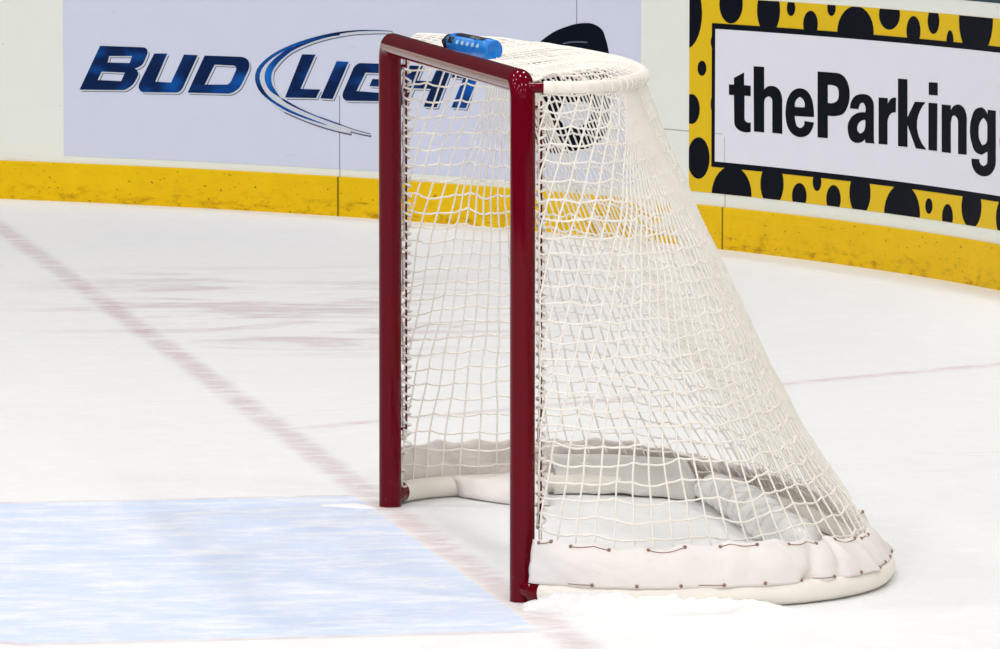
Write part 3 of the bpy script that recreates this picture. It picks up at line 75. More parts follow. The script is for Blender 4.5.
def translucent(t, colour, amount):
    """thin cloth and cord let part of the light through"""
    tr = t.n('ShaderNodeBsdfTranslucent'); t.setin(tr.inputs[0], colour)
    mx = t.n('ShaderNodeMixShader'); mx.inputs[0].default_value = amount
    o = t.t.nodes['Material Output']
    t.l(t.b.outputs[0], mx.inputs[1]); t.l(tr.outputs[0], mx.inputs[2]); t.l(mx.outputs[0], o.inputs[0])

def srgb(r, g, b):
    f = lambda c: c/12.92 if c <= .04045 else ((c+.055)/1.055)**2.4
    return (f(r/255), f(g/255), f(b/255), 1.0)

def plain(name, rgb, rough=.5, spec=.5, var=.06, scale=30, **kw):
    t = NT(name); p = t.obj()
    n = t.noise(p, scale, 4)
    c2 = tuple(max(0, v*(1-2*var)) for v in rgb[:3]) + (1,)
    return t.out(t.mix(n, c2, rgb), rough, spec, **kw)

ICE = (.885, .905, .915, 1)
def ice_material(name, paint=None, mask=None):
    """ice sheet; paint = colour seen through the frosted top, mask(t, pos) = paint strength"""
    t = NT(name); p = t.pos()
    big = t.noise(p, .8, 4)
    fine = t.noise(p, 55, 5, .65)
    snow = t.ramp(t.noise(p, 9, 6, .68), .48, .72)
    base = t.mix(big, (.795, .805, .815, 1), (.85, .84, .835, 1))
    # skate scratches: thin streaks, stretched along two directions
    c = None
    for ang, sx, lo in ((.16, (1.1, 30, 1), .60), (-.35, (1.4, 38, 1), .63), (.6, (1.0, 34, 1), .64)):
        st = t.ramp(t.noise(t.mapping(p, rot=(0, 0, ang), scale=sx), 1.0, 3, .55, .15), lo, lo+.09)
        c = st if c is None else t.math('MAXIMUM', c, st)
    patch = t.ramp(t.noise(t.mapping(p, loc=(3.1, 1.7, 0)), .38, 2), .50, .66)
    # a scuffed patch beyond the goal where many blades turned
    d = t.n('ShaderNodeVectorMath', operation='DISTANCE')
    t.l(t.mapping(p, scale=(1.0, .52, 1)), d.inputs[0]); d.inputs[1].default_value = (.70, 4.0, 0)
    scuff = t.ramp(d.outputs['Value'], .45, 1.3, 1, 0)
    st2 = t.ramp(t.noise(t.mapping(p, rot=(0, 0, .2), scale=(1.0, 2.6, 1)), 1.0, 6, .66, 1.1), .47, .64)
    scr = t.math('MULTIPLY', c, t.math('MULTIPLY_ADD', patch, .30, .05))
    scr = t.math('MAXIMUM', scr, t.math('MULTIPLY', st2, t.math('MULTIPLY', scuff, .85)))
    base = t.mix(scr, base, (.62, .525, .54, 1))
    if paint is not None:
        m = mask(t, p)
        base = t.mix(m, base, paint)
        frost = t.math('MULTIPLY', t.ramp(t.noise(t.mapping(p, rot=(0, 0, .2), scale=(1, 2.2, 1)), 4.0, 8, .75), .44, .66), .8)
        base = t.mix(frost, base, (.84, .85, .87, 1))
    base = t.mix(t.math('MULTIPLY', snow, .35), base, (.92, .925, .925, 1))
    h = t.math('ADD', t.math('MULTIPLY', fine, .4), t.math('MULTIPLY', t.noise(p, 12, 6, .7), .8))
    t.bump(h, .35, .012)
    return t.out(base, t.math('MULTIPLY_ADD', fine, .25, .42), .25)

def edge_mask(along, lo, hi, strength, wob=.02):
    """paint between lo..hi of the coordinate along(t, pos), with fuzzy frosted edges"""
    def f(t, p):
        a = along(t, p)
        a = t.math('ADD', a, t.math('MULTIPLY', t.math('SUBTRACT', t.noise(p, 14, 5, .7), .5), wob))
        w = (hi-lo)*.42
        m = t.math('MULTIPLY', t.ramp(a, lo, lo+w), t.ramp(a, hi-w, hi, 1, 0))
        n = t.ramp(t.noise(t.mapping(p, rot=(0, 0, .2), scale=(1, 2.2, 1)), 5.0, 6, .7), .25, .75, 1.0, .55)
        return t.math('MULTIPLY', t.math('MULTIPLY', m, n), strength)
    return f

# world-space seams of the dasher panels (s, z), shared by board, kick strip and the posters on it
def seams(t, uv, colour, verts, hors, dark=(.10, .10, .10, 1), strength=.75, w=.0032):
    o = t.xyz(uv); m = None
    for s0, z0, z1 in verts:
        a = t.ramp(t.math('ABSOLUTE', t.math('SUBTRACT', o[0], s0)), w*.6, w*1.3, 1, 0)
        a = t.math('MULTIPLY', a, t.math('MULTIPLY', t.math('GREATER_THAN', o[1], z0), t.math('LESS_THAN', o[1], z1)))
        m = a if m is None else t.math('MAXIMUM', m, a)
    for z0, s0, s1 in hors:
        a = t.ramp(t.math('ABSOLUTE', t.math('SUBTRACT', o[1], z0)), w*.45, w*1.0, 1, 0)
        a = t.math('MULTIPLY', a, t.math('MULTIPLY', t.math('GREATER_THAN', o[0], s0), t.math('LESS_THAN', o[0], s1)))
        m = a if m is None else t.math('MAXIMUM', m, a)
    return t.mix(t.math('MULTIPLY', m, strength), colour, dark)
VS = [(SM[1], .0, .46), (SM[2], .0, 1.1), (SM[3], .0, .455), (9.4, 0, 1.1), (1.1, 0, 1.1)]
HS = [(.466, SM[3]+.03, SM[2])]

def board_material(name, rgb, specks=.5, verts=VS, hors=HS, strength=.6):
    t = NT(name); uv = t.uv()
    n = t.noise(uv, 6, 4)
    c = t.mix(n, tuple(v*.955 for v in rgb[:3])+(1,), rgb)
    fleck = t.ramp(t.noise(t.mapping(uv, scale=(1, 1.5, 1)), 34, 3, .6), .70, .76)
    c = t.mix(t.math('MULTIPLY', fleck, specks), c, (.22, .20, .20, 1))
    scuff = t.ramp(t.noise(t.mapping(uv, rot=(0, 0, .5), scale=(2.5, 16, 1)), 1.6, 4, .6, .6), .66, .74)
    c = t.mix(t.math('MULTIPLY', scuff, specks*.5), c, (.35, .34, .36, 1))
    c = seams(t, uv, c, verts, hors, strength=strength)
    return t.out(c, .45, .15)

def kick_material():
    t = NT('yellow_kick_plastic'); uv = t.uv(); o = t.xyz(uv)
    n = t.noise(uv, 5, 5)
    c = t.mix(n, srgb(222, 178, 8), srgb(240, 198, 14))
    # grime thrown up from the ice: patches denser low on the strip, puck marks everywhere
    g = t.ramp(t.noise(t.mapping(uv, scale=(1.2, 3.0, 1)), 9, 6, .7), .46, .72)
    low = t.ramp(o[1], .01, .11, 1, .12)
    c = t.mix(t.math('MULTIPLY', t.math('MULTIPLY', g, low), .8), c, srgb(150, 100, 10))
    f = t.ramp(t.noise(t.mapping(uv, scale=(1, 1.3, 1)), 42, 2, .5), .66, .73)
    c = t.mix(t.math('MULTIPLY', f, .75), c, srgb(70, 45, 5))
    v = t.n('ShaderNodeTexVoronoi'); t.l(t.mapping(uv, scale=(3.1, 11.0, 1)), v.inputs['Vector']); v.inputs['Scale'].default_value = 1.0
    v.inputs['Randomness'].default_value = .8
    c = t.mix(t.math('MULTIPLY', t.ramp(v.outputs['Distance'], .02, .05, 1, 0), .45), c, srgb(60, 40, 5))
    sc_ = t.ramp(t.noise(t.mapping(uv, rot=(0, 0, .25), scale=(2, 22, 1)), 1.5, 4, .6, .7), .68, .74)
    c = t.mix(t.math('MULTIPLY', sc_, .5), c, srgb(110, 80, 10))
    c = seams(t, uv, c, [(SM[1], -1, 1), (SM[3], -1, 1), (9.4, -1, 1), (1.1, -1, 1)], [(2.0, 0, 1)], srgb(95, 65, 5), .8, .006)
    return t.out(c, .5, .12)

def red_paint():
    t = NT('red_goal_paint'); p = t.obj(); o = t.xyz(p)
    n = t.noise(p, 18, 5)
    c = t.mix(n, (.105, .0012, .0065, 1), (.138, .0016, .0095, 1))
    chip = t.math('MULTIPLY', t.ramp(t.noise(p, 60, 4, .7), .60, .70), t.ramp(o[2], .0, .16, .55, .0))
    c = t.mix(chip, c, (.16, .10, .11, 1))
    return t.out(c, t.math('MULTIPLY_ADD', n, .05, .035), .12)

def cord_material():
    t = NT('white_net_cord'); p = t.pos()
    n = t.noise(p, 25, 4)
    c = t.mix(n, (.915, .86, .79, 1), (.97, .935, .885, 1))
    translucent(t, c, .12)
    return t.out(c, .8, .15)

def canvas_material():
    t = NT('white_skirt_canvas'); p = t.pos()
    n = t.noise(p, 7, 5, .6); w = t.noise(p, 220, 2)
    c = t.mix(n, (.885, .835, .81, 1), (.95, .91, .885, 1))
    st = t.ramp(t.noise(t.mapping(p, scale=(1, 1, 2)), 11, 5, .65), .60, .78)
    c = t.mix(t.math('MULTIPLY', st, .35), c, (.62, .52, .43, 1))
    t.bump(t.math('ADD', t.math('MULTIPLY', w, .15), t.noise(p, 24, 4)), .25, .006)
    translucent(t, c, .20)
    return t.out(c, .6, .2)

def snow_material():
    t = NT('shaved_ice'); p = t.pos()
    n = t.noise(p, 60, 5, .7)
    t.bump(n, .6, .01)
    return t.out(t.mix(n, (.84, .845, .85, 1), (.93, .925, .92, 1)), .75, .2)

def navy_material(name, dark, light, scale, sharp):
    t = NT(name); uv = t.uv()
    n = t.ramp(t.noise(t.mapping(uv, loc=(.37, .11, 0), scale=(1, 1.6, 1)), scale, 1.5), .46, sharp)
    return t.out(t.mix(n, dark, light), .45, .08)

M = {}
M['ice'] = ice_material('ice_sheet')
M['line'] = ice_material('ice_red_line', (.38, .17, .175, 1), edge_mask(lambda t, p: t.xyz(p)[0], -.085, .065, .47, .035))
TD = Vector((2.61, 1.52, 0)).normalized(); TN = Vector((-TD.y, TD.x, 0)); TP = Vector((.0, 3.78, 0))
def trap_along(t, p):
    nd = t.n('ShaderNodeVectorMath', operation='DOT_PRODUCT'); t.l(p, nd.inputs[0]); nd.inputs[1].default_value = TN
    return t.math('SUBTRACT', nd.outputs['Value'], TP.dot(TN))
M['trap'] = ice_material('ice_faint_line', (.52, .28, .30, 1), edge_mask(trap_along, -.06, .06, .48, .03))
def crease_mask(t, p):
    return t.ramp(t.noise(p, 2.2, 6, .65), .2, .8, .95, .62)
M['crease'] = ice_material('ice_crease_blue', (.57, .665, .88, 1), crease_mask)
M['creaseline'] = ice_material('ice_crease_line', (.55, .40, .47, 1), lambda t, p: t.ramp(t.noise(p, 6, 6, .7), .3, .8, .55, .08))
M['board'] = board_material('white_board_plastic', srgb(232, 235, 228), .5)
M['kick'] = kick_material()
M['cap'] = plain('teal_cap_rail', srgb(4, 52, 66), .35, .4)
M['lavender'] = board_material('pale_blue_poster', srgb(209, 214, 234), .22, [(SM[1], 0, .52), (SM[2], .85, 1.1)], [(2, 0, 1)], .7)
M['pwhite'] = board_material('white_poster_face', srgb(228, 228, 240), .08, [(SM[3], .2, .455)], [(.466, SM[3]+.015, 3.7)], .35)
M['pyellow'] = board_material('yellow_poster', srgb(226, 188, 22), .06, [(SM[3], .2, .455)], [(2, 0, 1)], .3)
M['pblack'] = plain('black_poster_ink', srgb(10, 15, 27), .5, .05)
M['porange'] = plain('orange_poster_ink', srgb(226, 100, 40), .4, .4)
M['navy'] = navy_material('navy_letter_ink', srgb(9, 33, 76), srgb(16, 84, 170), 4.6, .74)
M['bluering'] = navy_material('blue_ring_ink', srgb(14, 48, 110), srgb(26, 104, 190), 2.6, .66)
M['ringdark'] = navy_material('dark_blue_ring_ink', srgb(12, 30, 72), srgb(22, 82, 160), 2.2, .66)
M['silver'] = plain('silver_ink', srgb(206, 211, 222), .35, .4)
M['grey'] = plain('grey_ink', srgb(92, 98, 118), .4, .4)
M['emblem'] = plain('emblem_dark_ink', srgb(6, 15, 30), .5, .05)
M['emblemgrey'] = plain('emblem_grey_ink', srgb(98, 102, 112), .4, .4)
M['red'] = red_paint()
M['cord'] = cord_material()
M['canvas'] = canvas_material()
M['rail'] = plain('white_rail_sleeve', (.89, .84, .77, 1), .5, .3, .05, 20)
M['lining'] = plain('grey_lining_canvas', srgb(232, 229, 223), .6, .2, .10, 14)
M['sheeting'] = plain('shiny_white_sheeting', srgb(232, 230, 228), .22, .5, .05, 18)
M['rust'] = plain('brown_lace', (.30, .18, .13, 1), .7, .2)
M['snow'] = snow_material()
M['bottle'] = plain('blue_bottle_plastic', srgb(30, 126, 216), .30, .35, .03, 15)
M['bdark'] = plain('dark_bottle_label', srgb(28, 30, 48), .35, .5)
M['blight'] = plain('pale_bottle_print', srgb(178, 214, 240), .35, .5)

# ------------------------------------------------------------------ mesh helpers
class MB:
    def __init__(s): s.v = []; s.f = []; s.mi = []; s.uv = None
    def vert(s, p): s.v.append(tuple(p)); return len(s.v)-1
    def face(s, *i, m=0): s.f.append(i); s.mi.append(m)
    def tube(s, path, r, n=6, caps=True, m=0):
        path = [Vector(p) for p in path]
        if len(path) < 2: return
        rr = r if hasattr(r, '__len__') else [r]*len(path)
        rings = []; up = None
        for i, p in enumerate(path):
            a = path[max(0, i-1)]; b = path[min(len(path)-1, i+1)]
            d = b-a
            if d.length < 1e-9: d = Vector((0, 0, 1))
            d.normalize()
            if up is None:
                up = Vector((0, 0, 1)) if abs(d.z) < .9 else Vector((1, 0, 0))
            x = up - d*up.dot(d)
            if x.length < 1e-6: x = d.orthogonal()
            x.normalize(); y = d.cross(x); up = x
            rings.append([s.vert(p + (x*math.cos(2*PI*k/n) + y*math.sin(2*PI*k/n))*rr[i]) for k in range(n)])
        for a, b in zip(rings, rings[1:]):
            for k in range(n):
                s.face(a[k], a[(k+1) % n], b[(k+1) % n], b[k], m=m)
        if caps:
            for ring, rev in ((rings[0], True), (rings[-1], False)):      # own vertices, so the rim stays crisp
                ids = [s.vert(s.v[i]) for i in ring]
                s.face(*(reversed(ids) if rev else ids), m=m)
    def grid(s, P, m=0, closed=False):
        idx = [[s.vert(p) for p in row] for row in P]
        for a, b in zip(idx, idx[1:]):
            for k in range(len(a)-1):
                s.face(a[k], a[k+1], b[k+1], b[k], m=m)
        return idx
    def build(s, name, mats, parent=None, smooth=True):
        me = bpy.data.meshes.new(name)
        me.from_pydata(s.v, [], s.f)
        if not isinstance(mats, (list, tuple)): mats = [mats]
        for mm in mats: me.materials.append(mm)
        for p, mi in zip(me.polygons, s.mi):
            p.material_index = mi; p.use_smooth = smooth
        if s.uv:
            L = me.uv_layers.new(name='UVMap')
            for lp in me.loops: L.data[lp.index].uv = s.uv[lp.vertex_index]
        me.update()
        o = bpy.data.objects.new(name, me); col.objects.link(o)
        if parent: o.parent = parent
        return o

def tag(o, label=None, cat=None, group=None, kind=None):
    if label: o['label'] = label
    if cat: o['category'] = cat
    if group: o['group'] = group
    if kind: o['kind'] = kind
    return o
def empty(name, loc, label, cat):
    o = bpy.data.objects.new(name, None); col.objects.link(o); o.location = loc
    o.empty_display_size = .1
    return tag(o, label, cat)

# ------------------------------------------------------------------ the boards
# arc coordinate s runs along the corner: s=0 where the end boards turn into the corner, s=RAD*pi/2 where the side boards start
SEND = RAD*PI/2
def W(s, z, off=0.0):
    """point of the board face at arc length s, height z, off metres out into the rink"""
    if s < 0: return Vector((CX+RAD-off, CY+s, z))
    if s > SEND: return Vector((CX-(s-SEND), CY+RAD-off, z))
    a = s/RAD
    return Vector((CX+(RAD-off)*math.cos(a), CY+(RAD-off)*math.sin(a), z))
S0, S1 = -22.0, SEND+9.0
def s_samples(a, b, step=.12):
    n = max(1, int(math.ceil((b-a)/step)))
    return [a+(b-a)*i/n for i in range(n+1)]
def profile_strip(name, prof, mat, a=S0, b=S1, parent=None, step=.12, closed=True, smooth=False):
    """sweeps a closed profile [(off, z), ...] along the boards; UV = (s, z)"""
    mb = MB(); mb.uv = []
    rows = []
    pr = prof + [prof[0]] if closed else prof
    # separate strips per profile edge, so that edges stay crisp
    for (o0, z0), (o1, z1) in zip(pr, pr[1:]):
        prev = None
        for s in s_samples(a, b, step):
            i0 = mb.vert(W(s, z0, o0)); i1 = mb.vert(W(s, z1, o1)); mb.uv += [(s, z0), (s, z1)]
            if prev: mb.face(prev[0], i0, i1, prev[1])
            prev = (i0, i1)
    if closed:
        for s in (a, b):
            ids = [mb.vert(W(s, z, o)) for o, z in prof]; mb.uv += [(s, z) for o, z in prof]
            mb.face(*ids)
    o = mb.build(name, mat, parent, smooth)
    bm = bmesh.new(); bm.from_mesh(o.data); bmesh.ops.remove_doubles(bm, verts=bm.verts, dist=1e-6)
    bmesh.ops.recalc_face_normals(bm, faces=bm.faces); bm.to_mesh(o.data); bm.free()
    return o
wall = profile_strip('wall_back', [(0, -.02), (0, 1.072), (-.11, 1.072), (-.11, -.02)], M['board']); tag(wall, kind='structure')
kick = profile_strip('baseboard_back', [(.001, -.01), (.013, -.01), (.013, .166), (.010, .171), (.001, .171)], M['kick']); tag(kick, kind='structure')
cap = profile_strip('trim_1', [(.0, 1.073), (.0, 1.094), (-.006, 1.10), (-.13, 1.10), (-.13, 1.073)], M['cap']); tag(cap, kind='structure')

# ------------------------------------------------------------------ the ice
def floor_poly(name, pts, z, mat, step=None):
    me = bpy.data.meshes.new(name)
    me.from_pydata([(x, y, z) for x, y in pts], [], [tuple(range(len(pts)))])
    me.materials.append(mat); o = bpy.data.objects.new(name, me); col.objects.link(o)
    bm = bmesh.new(); bm.from_mesh(me); bmesh.ops.recalc_face_normals(bm, faces=bm.faces)
    if bm.faces and next(iter(bm.faces)).normal.z < 0: bmesh.ops.reverse_faces(bm, faces=bm.faces)
    bmesh.ops.triangulate(bm, faces=bm.faces); bm.to_mesh(me); bm.free()
    return o
edge = [W(s, 0) for s in [S0] + s_samples(0, SEND, .25) + [S1]]
pts = [(p.x, p.y) for p in edge] + [(edge[-1].x, edge[0].y)]
tag(floor_poly('floor', pts, 0, M['ice']), kind='structure')
XE = CX+RAD
tag(floor_poly('goal_line', [(-.095, -8), (.075, -8), (.055, 13.6), (-.075, 13.6)], .0002, M['line']),
    'faded red line running across the ice under the goal posts', 'line', kind='structure')
a0 = TP - TN*.055 + TD*.03; a1 = TP + TD*3.98 - TN*.055; b1 = TP + TD*3.98 + TN*.055; b0 = TP + TN*.055 + TD*.03
tag(floor_poly('trapezoid_line', [(p.x, p.y) for p in (a0, a1, b1, b0)], .0003, M['trap']),
    'faint pink line slanting across the ice behind the goal to the boards', 'line', kind='structure')
# crease: straight sides 1.37 m out, closed by an arc
CYM, CH = .82, 1.345
def crease_outline(h):
    r = 1.83 + (h-CH)
    a = math.asin(min(1, h/r))
    return [(-.055, CYM+h)] + [(-r*math.cos(t)*1.02, CYM+r*math.sin(t)) for t in [a - 2*a*i/32 for i in range(33)]] + [(-.055, CYM-h)]
tag(floor_poly('goal_crease', crease_outline(CH-.035), .0004, M['crease']),
    'pale blue painted crease on the ice in front of the goal', 'crease', kind='structure')
tag(floor_poly('crease_outline', crease_outline(CH), .0003, M['creaseline']),
    'thin faded red outline around the pale blue crease', 'line', kind='structure')

# ------------------------------------------------------------------ posters on the boards
def flat_shape(polys, shift=(0, 0)):
    """bmesh of a polygon with holes in the flat (s, z) plane, cut fine enough to be bent to the boards"""
    bm = bmesh.new(); vs = []; vv = []
    for poly in polys:
        vv.append([Vector((x+shift[0], y+shift[1], 0)) for x, y in poly])
    tris = tessellate_polygon(vv)
    allv = [bm.verts.new(p) for poly in vv for p in poly]
    for t in tris:
        if len(set(t)) == 3:
            try: bm.faces.new([allv[i] for i in t])
            except ValueError: pass
    s0 = min(v.co.x for v in bm.verts); s1 = max(v.co.x for v in bm.verts)
    k = math.ceil(s0/.05)
    while k*.05 < s1:
        g = list(bm.verts)+list(bm.edges)+list(bm.faces)
        bmesh.ops.bisect_plane(bm, geom=g, plane_co=(k*.05, 0, 0), plane_no=(1, 0, 0), dist=1e-6)
        k += 1
    return bm
def add_decal(mb, bm, o0, o1, m):
    bm.verts.index_update()
    top = {}; bot = {}
    for v in bm.verts:
        top[v.index] = mb.vert(W(v.co.x, v.co.y, o1)); mb.uv.append((v.co.x, v.co.y))
    for f in bm.faces:
        mb.face(*[top[v.index] for v in f.verts], m=m)
    for e in bm.edges:
        if len(e.link_faces) == 1:
            ids = []
            for v in e.verts:
                if v.index not in bot:
                    bot[v.index] = mb.vert(W(v.co.x, v.co.y, o0)); mb.uv.append((v.co.x, v.co.y))
            a, b = e.verts[0].index, e.verts[1].index
            mb.face(top[a], top[b], bot[b], bot[a], m=m)
    bm.free()
def decal(name, layers, mats, parent):
    mb = MB(); mb.uv = []
    for polys, shift, o0, o1, m in layers:
        add_decal(mb, flat_shape(polys, shift), o0, o1, m)
    o = mb.build(name, mats, parent, False)
    bm = bmesh.new(); bm.from_mesh(o.data); bmesh.ops.recalc_face_normals(bm, faces=bm.faces); bm.to_mesh(o.data); bm.free()
    return o
def rect(s0, s1, z0, z1): return [[(s0, z0), (s1, z0), (s1, z1), (s0, z1)]]
def strip_decal(name, items, mats, parent):
    """items: (edge a, edge b, shift, o0, o1, mat): ribbons between two edge curves"""
    mb = MB(); mb.uv = []
    for A, B, sh, o0, o1, m in items:
        rows = []
        for (a, b) in zip(A, B):
            r = []
            for (x, y), o in ((a, o0), (a, o1), (b, o1), (b, o0)):
                r.append(mb.vert(W(x+sh[0], y+sh[1], o))); mb.uv.append((x+sh[0], y+sh[1]))
            rows.append(r)
        for p, q in zip(rows, rows[1:]):
            for k in range(3): mb.face(p[k], p[k+1], q[k+1], q[k], m=m)
        mb.face(*rows[0], m=m); mb.face(*rows[-1][::-1], m=m)
    o = mb.build(name, mats, parent, False)
    bm = bmesh.new(); bm.from_mesh(o.data); bmesh.ops.recalc_face_normals(bm, faces=bm.faces); bm.to_mesh(o.data); bm.free()
    return o

mid = W(5.8, .2)
sign = empty('board_poster', (mid.x, mid.y, 0), 'pale blue poster on the boards with slanted navy lettering and a blue ring', 'poster')
def under(o, root):
    o.parent = root; o.matrix_parent_inverse = Matrix.Translation(-Vector(root.location))
    return o
o = under(profile_strip('poster_sheet', [(.0004, .203), (.0018, .203), (.0018, 1.045), (.0004, 1.045)], M['lavender'], SM[4], SM[0]), sign)
PX = (.0052, .0046)      # one photo pixel on the boards there, metres
for k in 'BUDLIGHT':
    P = GLYPH[k]
    o = decal('letter', [(P, (-1.9*PX[0], -2.0*PX[1]), .0015, .0024, 2), (P, (-1.2*PX[0], -1.3*PX[1]), .0015, .0031, 1), (P, (0, 0), .0015, .0038, 0)],
              [M['navy'], M['silver'], M['grey']], None)
    under(o, sign)
its = []
for A, B in STRIP['silver']: its.append((A, B, (-.8*PX[0], -.9*PX[1]), .0015, .0022, 3)); its.append((A, B, (0, 0), .0015, .0027, 0))
for A, B in STRIP['grey']: its.append((A, B, (0, 0), .0015, .0030, 3))
under(strip_decal('ring_backing', its, [M['silver'], M['silver'], M['silver'], M['grey']], None), sign)
under(strip_decal('ring_band', [(A, B, (0, 0), .0015, .0034, 0) for A, B in STRIP['outer']], [M['ringdark']], None), sign)
under(strip_decal('ring_band', [(A, B, (0, 0), .0015, .0036, 0) for A, B in STRIP['inner']], [M['bluering']], None), sign)
em = decal('emblem', [(GLYPH['emblem'], (0, 0), .0015, .0030, 0), (GLYPH['emblem_in'], (0, 0), .0015, .0040, 1),
                      (GLYPH['emblem_grey'], (0, 0), .0015, .0038, 2), (GLYPH['emblem_arc'], (0, 0), .0015, .0038, 3)],
           [M['emblem'], M['silver'], M['emblemgrey'], M['grey']], None)
under(em, sign); em['label'] = 'dark rounded emblem with a pale centre'

mid = W(2.6, .2)
park = empty('board_poster', (mid.x, mid.y, 0), 'white poster with black lettering in a yellow border with black spots', 'poster')
YS = (.95, 3.806)
under(profile_strip('border_sheet', [(.0004, .223), (.0018, .223), (.0018, 1.015), (.0004, 1.015)], M['pyellow'], YS[0], YS[1]), park)
def clip(poly, axis, val, keep_less):
    out = []
    for i in range(len(poly)):
        a = poly[i]; b = poly[(i+1) % len(poly)]
        ia = (a[axis] <= val) == keep_less; ib = (b[axis] <= val) == keep_less
        if ia: out.append(a)
        if ia != ib:
            t = (val-a[axis])/(b[axis]-a[axis])
            out.append((a[0]+(b[0]-a[0])*t, a[1]+(b[1]-a[1])*t))
    return out
for P in SPOT:
    q = [tuple(p) for p in P]
    for ax, val, less in ((0, 3.8055, True), (0, .951, False), (1, .2235, False), (1, 1.0145, True)):
        if q: q = clip(q, ax, val, less)
    if len(q) > 2: under(decal('spot', [([q], (0, 0), .0016, .0026, 0)], [M['pblack']], None), park)
under(profile_strip('inner_frame', [(.0016, .330), (.0034, .330), (.0034, .911), (.0016, .911)], M['pblack'], .98, 3.655), park)
under(profile_strip('face_sheet', [(.003, .3525), (.0042, .3525), (.0042, .8885), (.003, .8885)], M['pwhite'], 1.0, 3.631), park)
for k in ('t', 'h', 'e', 'P', 'a', 'r', 'k', 'i', 'n', 'g', 'S'):
    lay = [(GLYPH[k], (0, 0), .004, .0056, 0)]
    if k == 'i': lay.append((GLYPH['idot'], (0, 0), .004, .0056, 0))
    o = under(decal('letter', lay, [M['porange' if k == 'S' else 'pblack']], None), park)
    if k == 'S': o['label'] = 'orange letter'

# ------------------------------------------------------------------ the goal
GW = 1.889          # post axis to post axis, along y
TUBE = .0302        # post radius
BAR = 1.25          # crossbar axis height
def catmull(P, n=14):
    P = [Vector(p) for p in P]; P = [2*P[0]-P[1]] + P + [2*P[-1]-P[-2]]; out = []
    for i in range(1, len(P)-2):
        a, b, c, d = P[i-1:i+3]
        for k in range(n):
            t = k/n
            out.append(.5*(2*b + (c-a)*t + (2*a-5*b+4*c-d)*t*t + (3*b-a-3*c+d)*t**3))
    out.append(P[-2]); return out
class Curve:
    def __init__(s, pts):
        s.p = pts; s.L = [0]
        for a, b in zip(pts, pts[1:]): s.L.append(s.L[-1]+(b-a).length)
        s.len = s.L[-1]
    def at(s, a):
        L = s.L
        if a <= 0: return s.p[0].copy()
        if a >= s.len: return s.p[-1].copy()
        lo, hi = 0, len(L)-1
        while hi-lo > 1:
            m = (lo+hi)//2
            if L[m] <= a: lo = m
            else: hi = m
        t = (a-L[lo])/(L[hi]-L[lo]); return s.p[lo].lerp(s.p[hi], t)
    def normal(s, a):
        """outward horizontal normal (away from the inside of the goal)"""
        d = s.at(a+.01)-s.at(a-.01); d.normalize()
        n = Vector((-d.y, d.x, 0)); n = -n
        return n
    def part(s, a, b, step=.02):
        n = max(2, int((b-a)/step)); return [s.at(a+(b-a)*i/n) for i in range(n+1)]
def mirror(pts): return pts + [Vector((p[0], GW-p[1], 0)) for p in reversed(pts[:-1])]
TOPC = [Vector((x, y, 0)) for x, y in ((0, 0), (.07, -.02), (.165, -.005), (.255, .085), (.328, .25), (.400, .52), (.44, GW/2))]
BASEC = [Vector((x, y, 0)) for x, y in ((0, 0), (.05, -.08), (.14, -.155), (.26, -.195), (.39, -.205), (.52, -.195), (.64, -.165), (.76, -.09), (.86, .02), (.925, .15), (.975, .32), (1.015, .58), (1.03, GW/2))]
TOP = Curve(catmull(mirror(TOPC))); BASE = Curve(catmull(mirror(BASEC)))
ZT = 1.238; ZB = .03
goal = empty('hockey_goal', (0, 0, 0), 'ice hockey goal with dark red posts and white net standing on the ice', 'goal')

# frame: posts with their rounded top corners, crossbar
def post(y, sgn):
    mb = MB(); r = .045
    path = [(0, y, -.004), (0, y, .3), (0, y, .7), (0, y, BAR-r)]
    for k in range(1, 9):
        a = PI/2*k/8
        path.append((0, y+sgn*r*(1-math.cos(a)), BAR-r+r*math.sin(a)))
    path.append((0, y+sgn*(r+.012), BAR))
    mb.tube(path, TUBE, 28)
    # lug at the foot where the base rail starts, stub at the top where the top rail starts
    B = [BASE.at(a) if sgn > 0 else BASE.at(BASE.len-a) for a in (.0, .025, .055, .085)]
    mb.tube([p+Z3*.031 for p in B], [.020, .027, .0285, .0275], 16)
    T = [TOP.at(a) if sgn > 0 else TOP.at(TOP.len-a) for a in (.0, .03, .062)]
    mb.tube([p+Z3*ZT for p in T], .0135, 12)
    o = mb.build('post', M['red'], goal); return o
post(0, 1); post(GW, -1)
mb = MB(); mb.tube([(0, .055, BAR), (0, .5, BAR), (0, 1.0, BAR), (0, 1.5, BAR), (0, GW-.055, BAR)], TUBE, 28)
mb.build('crossbar', M['red'], goal)
# thin red lacing rods behind each post
for y, sg in ((0, -1), (GW, 1)):
    mb = MB()
    x, yy = .044, y
    mb.tube([(x, yy, .06 if y == 0 else .2), (x, yy, .6), (x, yy, 1.205)], .004 if y == 0 else .0028, 8)
    for z in ((.08, 1.19) if y == 0 else (.21, 1.19)): mb.tube([(.02, yy, z), (x, yy, z)], .004, 6)
    mb.build('lacing_rod', M['red'], goal)
mb = MB(); mb.tube([p+Z3*ZT for p in TOP.part(.05, TOP.len-.05)], .0155, 14); mb.build('top_rail', M['rail'], goal)
mb = MB(); mb.tube([p+Z3*.030 for p in BASE.part(.08, BASE.len-.08)], .029, 16); mb.build('base_rail', M['rail'], goal)
